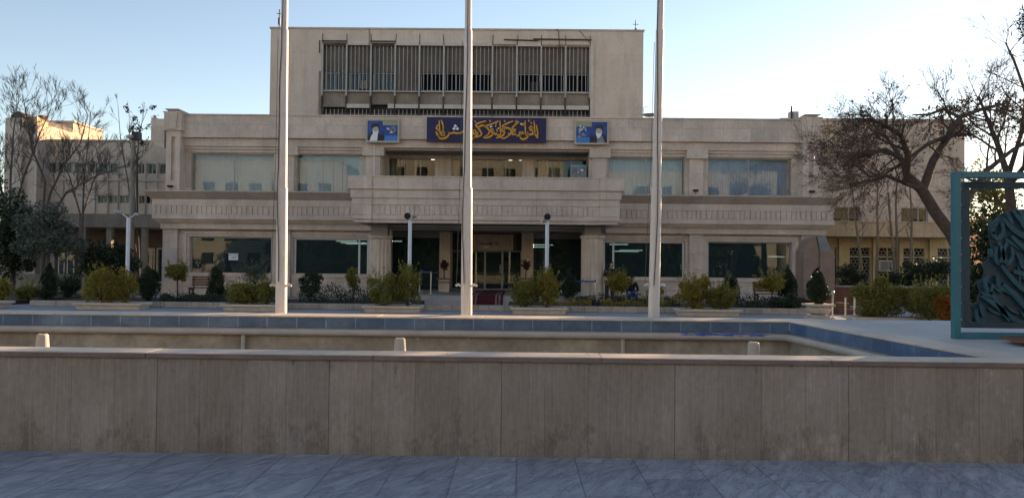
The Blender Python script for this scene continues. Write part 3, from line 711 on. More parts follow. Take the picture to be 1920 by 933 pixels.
for i in range(nb):
    a, bb = sx0+bw*i, sx0+bw*(i+1)
    part(MB().box(a+.03,bb-.03,T+.30,T+.46,zmid if i not in (3,7) else zwin,zs1-.05), 'window_panel', 'tblind')
    if i not in (3,7):
        wn = part(MB().frame(a+.06,bb-.06,zwin+.05,zmid-.02,T+.36,T+.42,.04,[a+bw*.5]), 'window', 'fin')
        MB().box(a+.09,bb-.09,T+.385,T+.395,zwin+.08,zmid-.05).build('pane', M['glassblue'] if i > 2 else M['glass'], wn)
    sc = MB()
    for k in range(5):
        x = a+bw*(k+1)/6+rg.uniform(-.012,.012); sc.box(x-.014,x+.014,T+.0,T+.1,zwin-.03,zs1-.06); 
        sc.box(x-.014,x+.014,T+.06,T+.16,zs0,zsh0-.1)
    sc.box(a+.05,bb-.02,T-.02,T+.12,zwin-.1,zwin-.031)
    part(sc, 'sun_screen', 'fin')
    part(MB().box(a+.04,bb-.04,T+.14,T+.4,zsp0,zwin-.11), 'spandrel_panel', 'spand')
    part(MB().box(a+.04,bb-.04,T+.2,T+.4,zs0,zsh0-.3), 'lower_window_panel', 'tblind')
    if i == 0: part(MB().box(a+.04,bb-.04,T+.03,T+.09,zsh0+.02,zsp0-.02), 'sunshade_panel', 'spand')
    elif i == 2: part(MB().box(a+bw*.72,bb-.04,T-.08,T-.02,zsh0-.05,zsp0), 'sunshade_panel', 'shade')
    else: part(MB().box(a+.05,bb-.05,T-.09,T-.03,zsh0-.05,zsp0-.02), 'sunshade_panel', 'shade')
    if i in (1,3,4,5,6,8): part(MB().box(a+.04,bb-.04,T-.05,T+.05,zs1-.02,zs1+.16), 'top_strip', 'shade')
    elif i in (0,2): part(MB().box(a-.05,bb,T-.06,T-.03,zs1+.16,zs1+.24).box(a+.04,bb-.04,T-.03,T+.04,zs1-.02,zs1+.12), 'top_strip', 'rust')
    else: part(MB().box(a+.04,bb-.04,T-.04,T+.04,zs1-.03,zs1+.10), 'top_strip', 'spand')
for i in range(nb+1):
    x = sx0+bw*i
    b = MB(); b.box(x-.045,x+.045,T-.07,T+.05,zsp0+.45,zs1+.02); pst = part(b, 'screen_post', 'fin')
    b = MB(); b.box(x-.04,x+.04,T-.06,T+.05,zsh0-.1,zsp0+.449); b.box(x-.035,x+.035,T-.05,T+.05,zs0,zsh0-.1); b.tube([(x,T-.03,zs1),(x+rg.uniform(-.05,.05),T-.03,zs1+.62)],.018,5); b.build('rusty_bracket', M['rust'], pst)
b = MB(); zc = zs1+.36
b.tube([(X(945,T,78),T-.1,zc-.02),(X(1010,T,78),T-.1,zc-.06)],.04,5); b.tube([(X(1000,T,78),T-.12,zc+.02),(X(1109,T,78),T-.12,zc)],.045,5); b.tube([(X(1085,T,60),T-.05,Z(57,T,1085)),(X(1107,T,85),T-.1,zc-.2)],.015,4)
b.tube([(X(1042,T,60),T-.05,zt1+.08),(X(1047,T,70),T-.08,zs1+.9),(X(1050,T,90),T-.1,zs1-.5)],.022,5)
b.tube([(X(692,T,60),T-.05,zt1+.05),(X(693,T,70),T-.09,zs1+.4),(X(692,T,90),T-.12,zs1-1.4),(X(694,T,90),T-.12,zs1-2.4)],.018,5)
b.tube([(X(600,T,60),T-.06,zs1+.22),(X(600,T,60),T-.06,zs1-.5)],.03,4)
part(b, 'loose_cable', 'rust')
part(MB().box(X(597.5,T,160),sx0-.05,T-.03,T-.002,zs0,Z(134,T,600)), 'bare_wall_strip', 'spand')
part(MB().box(sx1+.03,sx1+.22,T-.09,T-.002,zs0,zs1+.1), 'corner_strip', 'shade')
# ac units on the tower window
for px, py, lab in ((1003,160,'dark air conditioner box hanging in the tower window right of the centre pole'),(680,158,'grey air conditioner box in the second tower bay from the left')):
    p = at(px,py,T); b = MB(); a = thing('air_conditioner', (p.x,T+.2,p.z-.25), lab, 'air conditioner')
    MB().box(p.x-.26,p.x+.26,T+.12,T+.5,p.z-.22,p.z+.22).build('casing', M['cgrey'] if px > 900 else M['fin'], a, bevel=.02)
    g = MB()
    for k in range(6): g.box(p.x-.22,p.x+.22,T+.105,T+.118,p.z-.18+k*.065,p.z-.15+k*.065)
    g.build('grille', M['dark'], a)
    MB().box(p.x-.3,p.x+.3,T+.101,T+.45,p.z-.26,p.z-.222).build('bracket', M['rust'], a)
# ------------------------------------------------------------------ interior lamps
lt = None
for px, py, D, l in ((650,452,38,1.0),(663,455,39.5,1.3),(675,457,41.5,1.5),(1160,458,38,.9),(1175,471,39.5,1.2),(1183,469,41,1.2),(1455,481,40,.8),(744,452,38.6,.5),(1018,459,38.8,1.0),(1012,463,40,1.0)):
    p = at(px,py,D)
    zc = zMID-.36
    b = MB(); b.box(p.x-l/2,p.x+l/2,D-.06,D+.06,p.z-.02,p.z+.02); 
    o = thing('ceiling_lamp', (p.x,D,p.z), 'thin lit strip lamp hanging inside behind the ground floor glass', 'lamp', 'strip lamps inside the ground floor')
    b.build('tube', M['tube'], o)
    MB().box(p.x-l/2,p.x+l/2,D-.08,D+.08,p.z+.022,p.z+.05).tube([(p.x,D,p.z+.05),(p.x,D,zc)],.008,4).build('fitting', M['lampwhite'], o)
for px, py in ((793,297),(800,298),(812,299),(957,300),(976,300),(1083,297)):
    p = at(px,py,38.4); o = thing('ceiling_lamp', p, 'small lit ceiling lamp behind the upper balcony windows', 'lamp', 'small ceiling lamps upstairs')
    MB().box(p.x-.09,p.x+.09,p.y-.04,p.y+.04,p.z-.015,p.z+.015).build('tube', M['tube'], o)
    MB().box(p.x-.1,p.x+.1,p.y-.05,p.y+.05,p.z+.017,p.z+.04).build('fitting', M['lampwhite'], o)
# ------------------------------------------------------------------ banner and posters
YP = 35.55
x0, x1 = X(800,YP-.16,245), X(1024,YP-.16,245); z0, z1 = Z(266,YP-.16,910), Z(220.5,YP-.16,910)
ban = thing('banner_sign', ((x0+x1)/2,YP,z0), 'navy blue banner sign with gold calligraphy above the entrance', 'sign')
MB().box(x0,x1,YP-.16,YP-.002,z0,z1).build('panel', M['signblue'], ban)
f = mpx(790,210,8,YP-.17)
ST = [[(1690,135),(1697,240),(1707,340)],[(1722,195),(1735,260),(1744,335),(1716,358),(1702,338)],[(1722,380),(1752,378)],
[(1655,213),(1622,236),(1640,275),(1664,250),(1655,215)],[(1664,250),(1668,325),(1600,348),(1560,352)],[(1590,300),(1603,350),(1572,395),(1520,410),(1484,385),(1478,345)],
[(1555,130),(1558,240),(1566,358)],[(1545,335),(1522,300),(1505,335),(1480,303),(1465,342),(1440,362),(1420,350)],[(1430,350),(1400,335),(1364,335),(1376,288),(1402,285),(1408,330)],
[(1378,138),(1290,172),(1215,215),(1243,236),(1312,246),(1347,290),(1322,345),(1245,395),(1190,388)],[(1470,148),(1420,182),(1362,245),(1385,262),(1425,265)],
[(1228,238),(1203,265),(1225,292),(1248,265),(1230,240)],[(1248,265),(1247,320),(1202,366),(1120,392)],[(1178,132),(1184,240),(1192,338)],[(1192,338),(1150,350),(1140,300)],[(1130,255),(1142,312),(1108,337),(1094,300)],
[(1158,138),(1062,180),(965,218),(988,240),(1022,290),(1000,340),(925,388)],[(1060,252),(1038,280),(1060,303),(1080,275),(1062,254)],[(1080,275),(1076,330),(1022,376),(945,394)],
[(972,138),(882,160),(818,196),(852,240),(892,300),(902,342),(850,372),(770,402)],[(945,200),(892,210),(852,236)],[(800,268),(773,300),(800,332),(822,297),(802,270)],[(852,300),(832,350),(765,404),(690,400)],
[(760,235),(745,280),(715,296),(700,255),(688,298),(660,296),(640,287)],[(700,300),(640,285),(600,312),(540,322),(480,312),(440,326),(404,292)],[(404,292),(416,330),(382,380),(320,402),(270,388),(248,330)],
[(326,286),(300,310),(320,342),(347,312),(328,288)],[(347,312),(345,346),(290,356)],[(298,122),(326,200),(326,285)],[(270,128),(275,250),(286,345)],[(258,190),(226,240),(245,262),(262,285)],[(212,300),(242,322),(224,352)],
[(1260,130),(1240,150)],[(1040,130),(1020,145)],[(1600,130),(1625,140)],[(820,140),(800,152)],[(1500,200),(1525,190),(1535,170)],[(1640,170),(1660,165)],[(930,215),(955,205)],[(1420,130),(1440,142),(1400,150)],[(1300,330),(1320,320)],[(1110,180),(1130,175)]]
b = MB(); strokes(b, [[(x+7,y+9) for x,y in s] for s in ST], f, .105, YP-.162, .02); b.build('letter_shadow', M['goldshade'], ban)
b = MB(); strokes(b, ST, f, .078, YP-.183, .03); b.build('lettering', M['gold'], ban)
b = MB()
for x, y in ((510,212),(490,252),(541,252)):
    q = [f(x+26*math.cos(t),y+26*math.sin(t)) for t in (0,math.pi/2,math.pi,1.5*math.pi)]; b.prism([(a,YP-.2,c) for a,c in q],(0,.035,0))
for s in ([(1485,190),(1500,175),(1515,190)],[(1030,240),(1045,215),(1065,230)],[(1150,235),(1160,260)],[(1340,345),(1320,330)],[(1120,205),(1110,220)],[(1680,330),(1660,340)]): b.ribbon([f(*p) for p in s], .05, YP-.183, .02)
b.build('white_dots', M['signwhite'], ban, fixn=True)
def poster(xa, xb, ya, yb, mir, lab, bow=0):
    y = YP-.12
    x0, x1 = X(xa,y,245), X(xb,y,245); pc = (xa+xb)/2; z0, z1 = Z(yb,y,pc), Z(ya,y,pc)
    t = thing('wall_poster', ((x0+x1)/2,YP,z0), lab, 'poster', 'framed posters on the parapet')
    w, h = x1-x0, z1-z0
    MB().frame(x0,x1,z0,z1,y,YP-.002,.085).build('frame', M['posterframe'], t)
    pic = MB().box(x0+.087,x1-.087,y+.03,y+.06,z0+.087,z1-.087).build('picture', M['posterblue'], t)
    u = lambda a, c: ((x0+w*a) if not mir else (x1-w*a), z0+h*c)
    def flat(pts, dy, n, m):
        MB().prism([(u(a,c)[0], y+.03-dy, u(a,c)[1]) for a,c in pts], (0,dy-.0005+.0,0)).build(n, M[m], pic, fixn=True)
    ell = lambda cx,cy,rx,ry,n=18: [(cx+rx*math.cos(2*math.pi*i/n), cy+ry*math.sin(2*math.pi*i/n)) for i in range(n)]
    flat([(.50,.74),(.965,.74),(.965,.94),(.50,.94)],.004,'grey_block','postergrey')
    flat([(.56,.075),(.955,.075),(.955,.30),(.56,.30)],.004,'light_block','posterlight')
    flat([(.06,.075),(.56,.075),(.50,.22),(.42,.36),(.36,.44),(.2,.46),(.10,.34),(.06,.20)],.006,'robe','robe')
    flat([(.12,.075),(.34,.075),(.36,.3),(.30,.42),(.22,.40),(.16,.28)],.008,'grey_shirt','kioskgrey' if mir else 'signwhite')
    flat(ell(.29,.56,.085,.15),.010,'face','face')
    flat([(.20,.56),(.22,.40),(.28,.28),(.33,.26),(.37,.40),(.375,.55),(.335,.47),(.25,.46)],.012,'beard','signwhite')
    flat([(.17,.62),(.16,.72),(.20,.80),(.29,.83),(.37,.80),(.41,.72),(.39,.64),(.33,.67),(.25,.66),(.20,.60)],.014,'turban','robe')
    b = MB(); rg = random.Random(5 if mir else 6)
    for i in range(11):
        cx, cy = .64+.24*rg.random(), .40+.22*rg.random(); s = [(cx,cy)]
        for k in range(4): s.append((s[-1][0]+rg.uniform(-.06,.06), s[-1][1]+rg.uniform(-.07,.07)))
        b.ribbon([u(*p) for p in s], .045, y+.03-.0005, .006)
    b.build('script', M['signwhite'], pic)
    b = MB(); b.prism([(u(a,c)[0],y+.022,u(a,c)[1]) for a,c in ell(.49,.24,.055,.09)],(0,.0075,0)); b.build('rose', M['lf_red'], pic, fixn=True)
poster(685.5,749,223,267.5,False,'framed blue poster of a bearded man in dark turban left of the banner')
poster(1077,1142,225.5,271,True,'framed blue poster of a bearded man in dark turban right of the banner')
# booth in balcony
kz0 = zz[4]; kz1 = Z(312,37.2,1085)
kk = thing('information_booth', ((kx0+kx1)/2, 36.9, zRB), 'light blue and grey printed booth on the balcony behind the parapet', 'booth')
kk.location.z = zz[4]; W[kk.name].z = zz[4]
kw = kx1-kx0
MB().box(kx0,kx1-.02,36.6,37.3,zz[4],kz1).build('body', M['kioskblue'], kk)
b = MB(); b.box(kx0+.03,kx0+kw*.42,36.585,36.599,zz[4]+.2,kz1-.1); b.box(kx0+kw*.5,kx1-.1,36.585,36.599,zz[4]+.2,kz1-.1); b.build('printed_panel', M['kioskgrey'], kk)
b = MB(); b.box(kx0+kw*.62,kx0+kw*.78,36.572,36.584,kz1-.3,kz1-.2); b.box(kx0+kw*.44,kx0+kw*.48,36.572,36.584,kz1-.42,kz1-.3); b.build('white_sticker', M['signwhite'], kk)
# small items on the facade
for px, py, lab, D in ((322,350,'small black wall floodlight on the left corner pier',35.33),(1303,358,'small black wall floodlight on the pier between right wing windows',35.8),(1520,360,'small black wall floodlight on the right corner pier',35.33)):
    p = at(px,py,D); o = thing('wall_lamp', (p.x,D,p.z-.1), lab, 'wall lamp')
    MB().frus(p.x-.1,p.x+.1,D-.2,D-.12,p.z-.05,p.x-.13,p.x+.13,D-.24,D-.08,p.z+.05).build('lamp_head', M['dark'], o)
    MB().tube([(p.x,D-.15,p.z-.04),(p.x,D-.15,p.z-.12),(p.x,D+.02,p.z-.12)],.012,5).build('bracket', M['dark'], o)
p = at(437,481,F+.1); o = thing('notice_sheet', p, 'white printed notice sheet stuck on the far left ground floor window', 'notice')
MB().box(p.x-.22,p.x+.22,F+.128,F+.142,p.z-.16,p.z+.15).build('sheet', M['signwhite'], o)
b = MB(); b.box(p.x-.19,p.x-.02,F+.122,F+.127,p.z+.05,p.z+.085); b.box(p.x+.02,p.x+.19,F+.122,F+.127,p.z+.05,p.z+.085); b.box(p.x-.08,p.x+.16,F+.122,F+.127,p.z-.06,p.z-.01); b.build('print', M['kioskblue'], o)
for px, lab in ((834,'pale square notice on the left entrance pillar'),(988,'pale square notice on the right entrance pillar')):
    p = at(px,489,ye-.2); o = thing('pillar_notice', (p.x,ye-.2,p.z-.1), lab, 'notice', 'notices on the entrance pillars')
    MB().box(p.x-.1,p.x+.1,ye-.215,ye-.202,p.z-.1,p.z+.1).build('sheet', M['signwhite'], o)
    MB().lathe((0,0,0),[(.06,-.004),(.06,.004)],16).v
    b = MB(); b.frame(p.x-.06,p.x+.06,p.z-.06,p.z+.06,ye-.222,ye-.216,.015); b.build('symbol', M['brick'], o)
p0 = at(701,272,35.6); p1 = at(701,333,35.6)
part(MB().tube([(p0.x,35.68,p0.z),(p1.x,35.68,p1.z)],.018,5), 'conduit', 'signwhite')
for pa_, pb_, pt_, m_, lab in ((366,394,503,'signwhite','white display board on the sill inside the far left window'),(429,446,506,'kioskgrey','grey display board on the sill inside the far left window'),(452,470,503,'kioskblue','pale blue display board on the sill inside the far left window')):
    y = F+.34; a_, b_ = X(pa_,y), X(pb_,y); o = thing('display_board', ((a_+b_)/2,y,zLB), lab, 'display board')
    MB().box(a_,b_,y,y+.03,zLB+.004,Z(pt_,y,410)).build('panel', M[m_], o); MB().box(a_+.05,b_-.05,y+.031,y+.2,zLB+.004,zLB+.03).build('foot', M['dark'], o)
# roof antennas etc.
def antenna(px, py, D, zb, lab):
    p = at(px,py,D); o = thing('roof_antenna', (p.x,D,zb), lab, 'antenna')
    MB().tube([(p.x,D,zb),(p.x,D,p.z)],.03,6).build('mast', M['dark'], o)
    MB().box(p.x-.06,p.x+.06,D-.05,D+.05,p.z-.9,p.z-.5).tube([(p.x-.16,D,p.z-.25),(p.x+.16,D,p.z-.25)],.02,5).build('head', M['dark'], o)
antenna(524,18,45,zt1+.09,'thin dark antenna mast at the left end of the tower roof')
antenna(1192,38,45,zt1+.09,'thin dark antenna mast at the right end of the tower roof')
p = at(1218,218,42); o = thing('satellite_dish', (p.x,42,zPT-.35), 'small satellite dish on the roof beside the tower', 'satellite dish')
MB().lathe((0,0,0),[(.04,0),(.3,.06),(.42,.14),(.40,.15),(.3,.08),(.05,.03)],20)
b = MB().lathe((p.x,42,p.z-.05),[(.04,0),(.3,.06),(.42,.14),(.40,.15),(.3,.08),(.05,.03)],20); b.build('dish', M['fin'], o, smooth=True)
MB().tube([(p.x,42,zPT-.35),(p.x,42,p.z-.05)],.03,6).build('mast', M['dark'], o)
MB().tube([(p.x-.3,42,p.z+.05),(p.x-.35,41.9,p.z+.45),(p.x-.1,42,p.z+.55)],.015,4).build('feed_arm', M['dark'], o)
p = at(1487,214,40); o = thing('roof_vent', (p.x,40,zPT-.35), 'small metal vent box with pipe on the right roof edge', 'roof vent')
MB().box(p.x-.2,p.x+.22,39.8,40.2,zPT-.35,p.z+.1).build('box', M['fin'], o); MB().tube([(p.x-.16,39.75,zPT-.35),(p.x-.16,39.75,p.z+.35)],.05,8).build('pipe', M['dark'], o)
# ------------------------------------------------------------------ left annex
A = 47.0
anx = thing('annex_building', (X(170,A), A, 0), 'three storey grey beige annex with strip windows behind bare trees on the left', 'building')
ap = lambda mb, n, m, par=None, **k: mb.build(n, M[m], par or anx, **k)
Xa = lambda px, D=A: X(px, D, 320)
za1 = Z(265,A,170)
row1 = [(62,79),(84,104),(109,134),(140,160),(165,183),(186,222),(258,270),(276,292),(298,320)]
row2 = [(184,202),(205,222),(226,243),(262,283),(284,298)]
op = [(Xa(a),Xa(c),Z(325,A,190),Z(306,A,190)) for a,c in row1]+[(Xa(a),Xa(c),Z(381,A,220),Z(366,A,220)) for a,c in row2]
ax0, ax1 = Xa(62), Xa(345)
ap(MB().wall(ax0,ax1,0,za1,A,A+.3,op).box(ax0,ax0+.3,A+.302,A+10,0,za1).box(ax0,ax1,A+.302,A+10,za1-.3,za1-.05), 'wall', 'annex')
ap(MB().box(ax0,ax1,A-.08,A+.3,za1,za1+.1), 'coping', 'ledge')
ap(MB().box(ax0+.3,ax1,A+1.2,A+1.3,0,za1-.3), 'inner_wall', 'room')
for o_ in op:
    w = ap(MB().frame(o_[0],o_[1],o_[2],o_[3],A+.1,A+.16,.04,[(o_[0]*.45+o_[1]*.55)]), 'window', 'fin')
    MB().box(o_[0]+.03,o_[1]-.03,A+.12,A+.13,o_[2]+.03,o_[3]-.03).build('pane', M['glassgrey'], w)
    h = (o_[0]+o_[1])/2; MB().box(o_[0]+.03,h,A+.3,A+.32,o_[2],o_[3]).build('blind', M['shade'], w)
ap(MB().box(ax0,ax1,A-.1,A-.002,Z(339,A,190),Z(335,A,190)), 'string_course', 'ledge')
for px in (120,180,204,223,274,296):
    x = Xa(px); ap(MB().tube([(x,A-.06,3.0),(x,A-.06,Z(303,A,px))],.035,6), 'downpipe', 'fin')
# stair tower at its left
q = 45.5
ap(MB().box(Xa(8,q),Xa(40,q),q,A+6,0,Z(221,q,30)).box(Xa(40,q),Xa(63,q),q+.3,A+6,0,Z(233,q,50)), 'stair_tower', 'annex')
zg = Z(221,q,30)
ap(MB().prism([(Xa(13,q),q+.2,zg+.002),(Xa(40,q),q+.2,zg+.002),(Xa(40,q),q+.2,Z(214,q,35)),(Xa(28,q),q+.2,Z(207,q,28)),(Xa(14,q),q+.2,Z(214,q,14))],(0,5,0)), 'gabled_roof', 'roofdark', fixn=True)
xh = Xa(40,q); ap(MB().prism([(xh+.004,q+.6,Z(233,q,40)+.004),(xh+.004,q+1.7,Z(233,q,40)+.004),(xh+.004,q+1.7,Z(222,q,40)),(xh+.004,q+1.2,Z(217,q,40)),(xh+.004,q+.6,Z(215,q,40))],(.5,0,0)), 'roof_house', 'cream2', fixn=True)
bx1 = X(137,51,250)
ap(MB().box(X(66,51,250),bx1,51,54.6,za1-.1,Z(230,51,100)), 'penthouse', 'annexr')
ap(MB().box(X(66,51,250)-.1,bx1+.12,50.9,54.7,Z(230,51,100),Z(230,51,100)+.12), 'penthouse_roof', 'ledge')
ap(MB().box(X(75,50,210),X(84,50,210),49.8,50.4,Z(232,50,80)-.5,Z(217,50,80)), 'chimney', 'brick')
ap(MB().box(bx1+.004,bx1+.02,52,53,za1+.0,za1+.8), 'penthouse_door', 'roofdark')
# porch
C = 43.5
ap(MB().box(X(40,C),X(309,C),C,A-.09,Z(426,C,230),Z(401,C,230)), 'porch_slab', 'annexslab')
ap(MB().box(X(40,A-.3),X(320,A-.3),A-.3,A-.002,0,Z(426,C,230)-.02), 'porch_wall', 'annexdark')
for px in (100,157,205,270):
    ap(MB().box(X(px,C+.3)-.14,X(px,C+.3)+.14,C+.2,C+.5,0,Z(426,C,230)-.002), 'porch_post', 'annexslab')
for a, c in ((275,290),(294,306),(110,122),(126,140)):
    x0, x1 = X(a,A-.35), X(c,A-.35); w = ap(MB().frame(x0,x1,.25,2.35,A-.38,A-.302,.06), 'porch_door', 'shade'); MB().box(x0+.05,x1-.05,A-.35,A-.34,.3,2.3).build('pane', M['glassdark'], w)
ap(MB().box(X(0,34.5),X(140,34.5),34.3,34.6,0,.95), 'garden_wall', 'concrete')
# floodlight mast
p = at(250,258,38); o = thing('floodlight_mast', (p.x,38,0), 'tall grey floodlight mast rising in front of the left annex', 'floodlight mast')
MB().tube([(p.x,38,0),(p.x,38,p.z-.1)],[.15,.10],14).build('mast', M['concrete'], o, smooth=True)
h = MB(); h.frus(p.x-.02,p.x+.34,37.75,38.2,p.z-.12,p.x+.0,p.x+.3,37.85,38.25,p.z+.28); h.build('lamp_head', M['dark'], o)
MB().lathe((p.x-.06,37.8,p.z-.12),[(.05,0),(.17,.08),(.19,.16),(.1,.22)],14).build('lamp_glass', M['planter'], o, smooth=True)
# ------------------------------------------------------------------ right annex
B = 42.0
rax = thing('side_building', (X(1680,B),B,0), 'plain pinkish beige side building with tan fascia behind the right tree', 'building')
rp = lambda mb, n, m, par=None, **k: mb.build(n, M[m], par or rax, **k)
zb1 = Z(228,B,1650); bx0, bx1 = XR+.05, X(1809,B,350)
wz0, wz1 = Z(415,B,1580), Z(388,B,1580)
wins = [(X(1552,B,400),X(1613,B,400)),(X(1690,B,400),X(1740,B,400))]
rp(MB().wall(bx0,bx1,0,zb1,B,B+.3,[(a,c,wz0,wz1) for a,c in wins]).box(bx1-.3,bx1,B+.302,B+10,0,zb1).box(bx0,bx1,B+.302,B+10,zb1-.3,zb1-.1).box(bx0+.3,bx1-.3,B+1.5,B+1.6,0,zb1-.3), 'wall', 'annexr')
rp(MB().box(bx0,bx1+.08,B-.1,B+.3,zb1,zb1+.14), 'coping', 'ledge')
rp(MB().box(X(1540,B,300),X(1553,B,300),B-.35,B-.002,Z(286,B,1545),Z(281,B,1545)), 'corner_trim', 'fascia')
rp(MB().box(X(1535,B-.4,250),X(1562,B-.4,250),B-.25,B-.002,Z(247,B,1550),zb1-.25), 'corner_trim', 'fascia')
for a, c in wins:
    w = rp(MB().frame(a,c,wz0,wz1,B+.1,B+.16,.05,[a+(c-a)*.66]), 'window', 'fin'); MB().box(a+.04,c-.04,B+.12,B+.13,wz0+.04,wz1-.04).build('pane', M['glassgrey'], w)
    MB().box(a+.04,a+(c-a)*.62,B+.3,B+.32,wz0,wz1).build('blind', M['tblind'], w)
f0 = 38.6; fz0, fz1 = Z(443.5,f0,1650), Z(417,f0,1650)
rp(MB().box(XR+.06,X(1812,f0),f0,B-.11,fz0,fz1).box(XR+.06,X(1812,f0),f0-.05,f0+.2,fz1,fz1+.05), 'fascia', 'fascia')
gy = 40.2
doors = [(1564,1570),(1592,1633),(1645,1684),(1693,1735),(1757,1800)]
gz1 = Z(463,gy,1660); 
gop = [(X(a,gy),X(c,gy),.5,gz1) for a,c in doors]
rp(MB().wall(XR+.06,X(1812,gy),0,fz0-.002,gy,gy+.25,gop), 'ground_floor_wall', 'cream')
for px in (1576,1640,1689,1746): x = X(px,gy-.1); rp(MB().box(x-.09,x+.09,gy-.14,gy-.002,0,fz0-.004), 'wall_rib', 'cream')
rp(MB().box(XR+.1,X(1812,gy),gy+.9,gy+1,0,fz0-.01), 'inner_wall', 'screenback')
def hexgrid(mb, xa, xb, za, zb, y, r):
    w = math.sqrt(3)*r; row = 0; z = za
    seen = set()
    def edge(p, q):
        k = tuple(sorted(((round(p[0],3),round(p[1],3)),(round(q[0],3),round(q[1],3)))))
        if k in seen: return
        seen.add(k)
        for e in (p,q):
            if not (xa-.01 <= e[0] <= xb+.01 and za-.01 <= e[1] <= zb+.01): return
        mb.tube([(p[0],y,p[1]),(q[0],y,q[1])], .014, 4)
    while z < zb+r:
        x = xa+(w/2 if row % 2 else 0)
        while x < xb+w:
            P = [(x+r*math.cos(R(60*k+30)), z+r*math.sin(R(60*k+30))) for k in range(6)]
            for k in range(6): edge(P[k],P[(k+1) % 6])
            x += w
        z += r*1.5; row += 1
for (a, c, z0_, z1_) in gop:
    zt_ = z1_-.55
    w = rp(MB().frame(a,c,z0_,z1_,gy+.03,gy+.12,.05,[] if c-a < .5 else [(a+c)/2]).box(a+.05,c-.05,gy+.034,gy+.116,zt_,zt_+.08), 'window', 'lattice')
    for zq0, zq1 in ((z0_+.05,zt_),(zt_+.08,z1_-.05)):
        g = MB(); hexgrid(g, a+.05, c-.05, zq0, zq1, gy+.07, .115); g.build('lattice', M['lattice'], w)
x = X(1661,gy-.3); z = Z(499,gy-.3,1661)
o = thing('air_conditioner', (x,gy-.3,z-.35), 'cream window air conditioner box on the right side building', 'air conditioner')
MB().frame(x-.36,x+.36,z-.26,z+.3,gy-.32,gy+.02,.06).build('casing', M['lattice'], o)
g = MB()
for k in range(9): g.box(x-.29+k*.068,x-.26+k*.068,gy-.3,gy-.27,z-.195,z+.235)
g.build('grille', M['fin'], o); MB().box(x-.29,x+.29,gy-.26,gy+.02,z-.195,z+.235).build('core', M['cgrey'], o)
o = MB().box(X(1560,33.2),X(1800,33.2),33,33.3,0,Z(538,33,1590)); b2 = thing('brick_planter_wall', (X(1660,33.2),33,0), 'low red brick bed wall before the right side building', 'wall')
o.build('brick_face', M['brick'], b2); MB().box(X(1560,33.2)-.04,X(1800,33.2)+.04,32.95,33.35,Z(538,33,1590)+.001,Z(536,33,1590)+.02).build('cap', M['kerb'], b2)
# ------------------------------------------------------------------ beds, kerbs, street
kf = 26.2
def kerb(xa, xb, lab_y=kf):
    k = MB(); x = xa
    while x < xb-.05:
        w = min(.92, xb-x); k.box(x+.004, x+w-.004, lab_y, lab_y+.16, 0, .2); x += w
    return k
k0, k1 = X(55,kf,575), X(1527,kf,590)
struct(kerb(k0, k1), 'kerb', M['kerb'], bevel=.015)
struct(MB().box(k0+.1, X(790,29), kf+.162, 30.2, 0, .15), 'flower_bed', M['soil'])
struct(MB().box(X(955,29), k1, kf+.162, 30.2, 0, .15), 'flower_bed', M['soil'])
struct(MB().box(-40, k0-1.2, 27, 34, 0, .12), 'flower_bed', M['soil'])
struct(MB().poly([(-60,30.25,.0),(40,30.25,.0),(40,33.4,.0),(-60,33.4,.0)]), 'path', M['floor'])
struct(MB().box(X(1560,33.4),X(1800,33.4),33.36,gy-.2,0,.55), 'raised_bed', M['soil'])
# ------------------------------------------------------------------ foliage helpers
def quads(pts, size, rg, up=.3, asp=.5):
    n = len(pts)
    nr = np.random.RandomState(rg)
    a = nr.normal(size=(n,3)); a[:,2] += up*nr.choice([-.3,1],n); a /= np.linalg.norm(a,axis=1)[:,None]
    t = nr.normal(size=(n,3)); b = np.cross(a,t); b /= np.linalg.norm(b,axis=1)[:,None]
    s = size*nr.uniform(.6,1.3,(n,1))
    V = np.stack([pts-a*s*.5, pts+b*s*asp*.5+a*s*.05, pts+a*s*.5, pts-b*s*asp*.5+a*s*.05],1).reshape(-1,3)
    return V
def leafmesh(name, pts, size, m, parent, seed, up=.3, asp=.5):
    V = quads(np.asarray(pts), size, seed, up, asp) - np.array(W[parent.name])
    n = len(pts); me = bpy.data.meshes.new(name)
    me.vertices.add(4*n); me.vertices.foreach_set('co', V.astype(np.float32).ravel())
    me.loops.add(4*n); me.loops.foreach_set('vertex_index', np.arange(4*n, dtype=np.int32))
    me.polygons.add(n); me.polygons.foreach_set('loop_start', np.arange(0,4*n,4,dtype=np.int32)); me.polygons.foreach_set('loop_total', np.full(n,4,dtype=np.int32))
    me.materials.append(M[m]); me.update(calc_edges=True); me.validate()
    o = bpy.data.objects.new(name, me); COL.objects.link(o); o.parent = parent; W[o.name] = W[parent.name].copy()
    return o
def lumpy(c, r, n, seed, lobes=14, fill=.35, shape='round'):
    nr = np.random.RandomState(seed); c = np.array(c); r = np.array(r)
    out = []
    L = nr.normal(size=(lobes,3)); L /= np.linalg.norm(L,axis=1)[:,None]; L *= nr.uniform(.5,1.0,(lobes,1)); Ls = nr.uniform(.16,.40,lobes)
    k = int(n*(1-fill)); i = nr.randint(lobes,size=k)
    d = nr.normal(size=(k,3)); d /= np.linalg.norm(d,axis=1)[:,None]
    p = L[i]+d*(Ls[i]*nr.uniform(.5,1.05,k)**.6)[:,None]
    q = nr.normal(size=(n-k,3)); q /= np.linalg.norm(q,axis=1)[:,None]; q *= nr.uniform(.3,.95,(n-k,1))
    p = np.concatenate([p,q])
    if shape == 'cone':
        zz_ = (p[:,2]+1)/2; f = np.clip(1.15*(1-zz_)**.6,.1,1.1)*np.clip(.45+zz_*3,0,1); p[:,0] *= f*1.15; p[:,1] *= f*1.15
    if shape == 'column':
        p[:,2] = np.sign(p[:,2])*np.abs(p[:,2])**.7
    return c+p*r
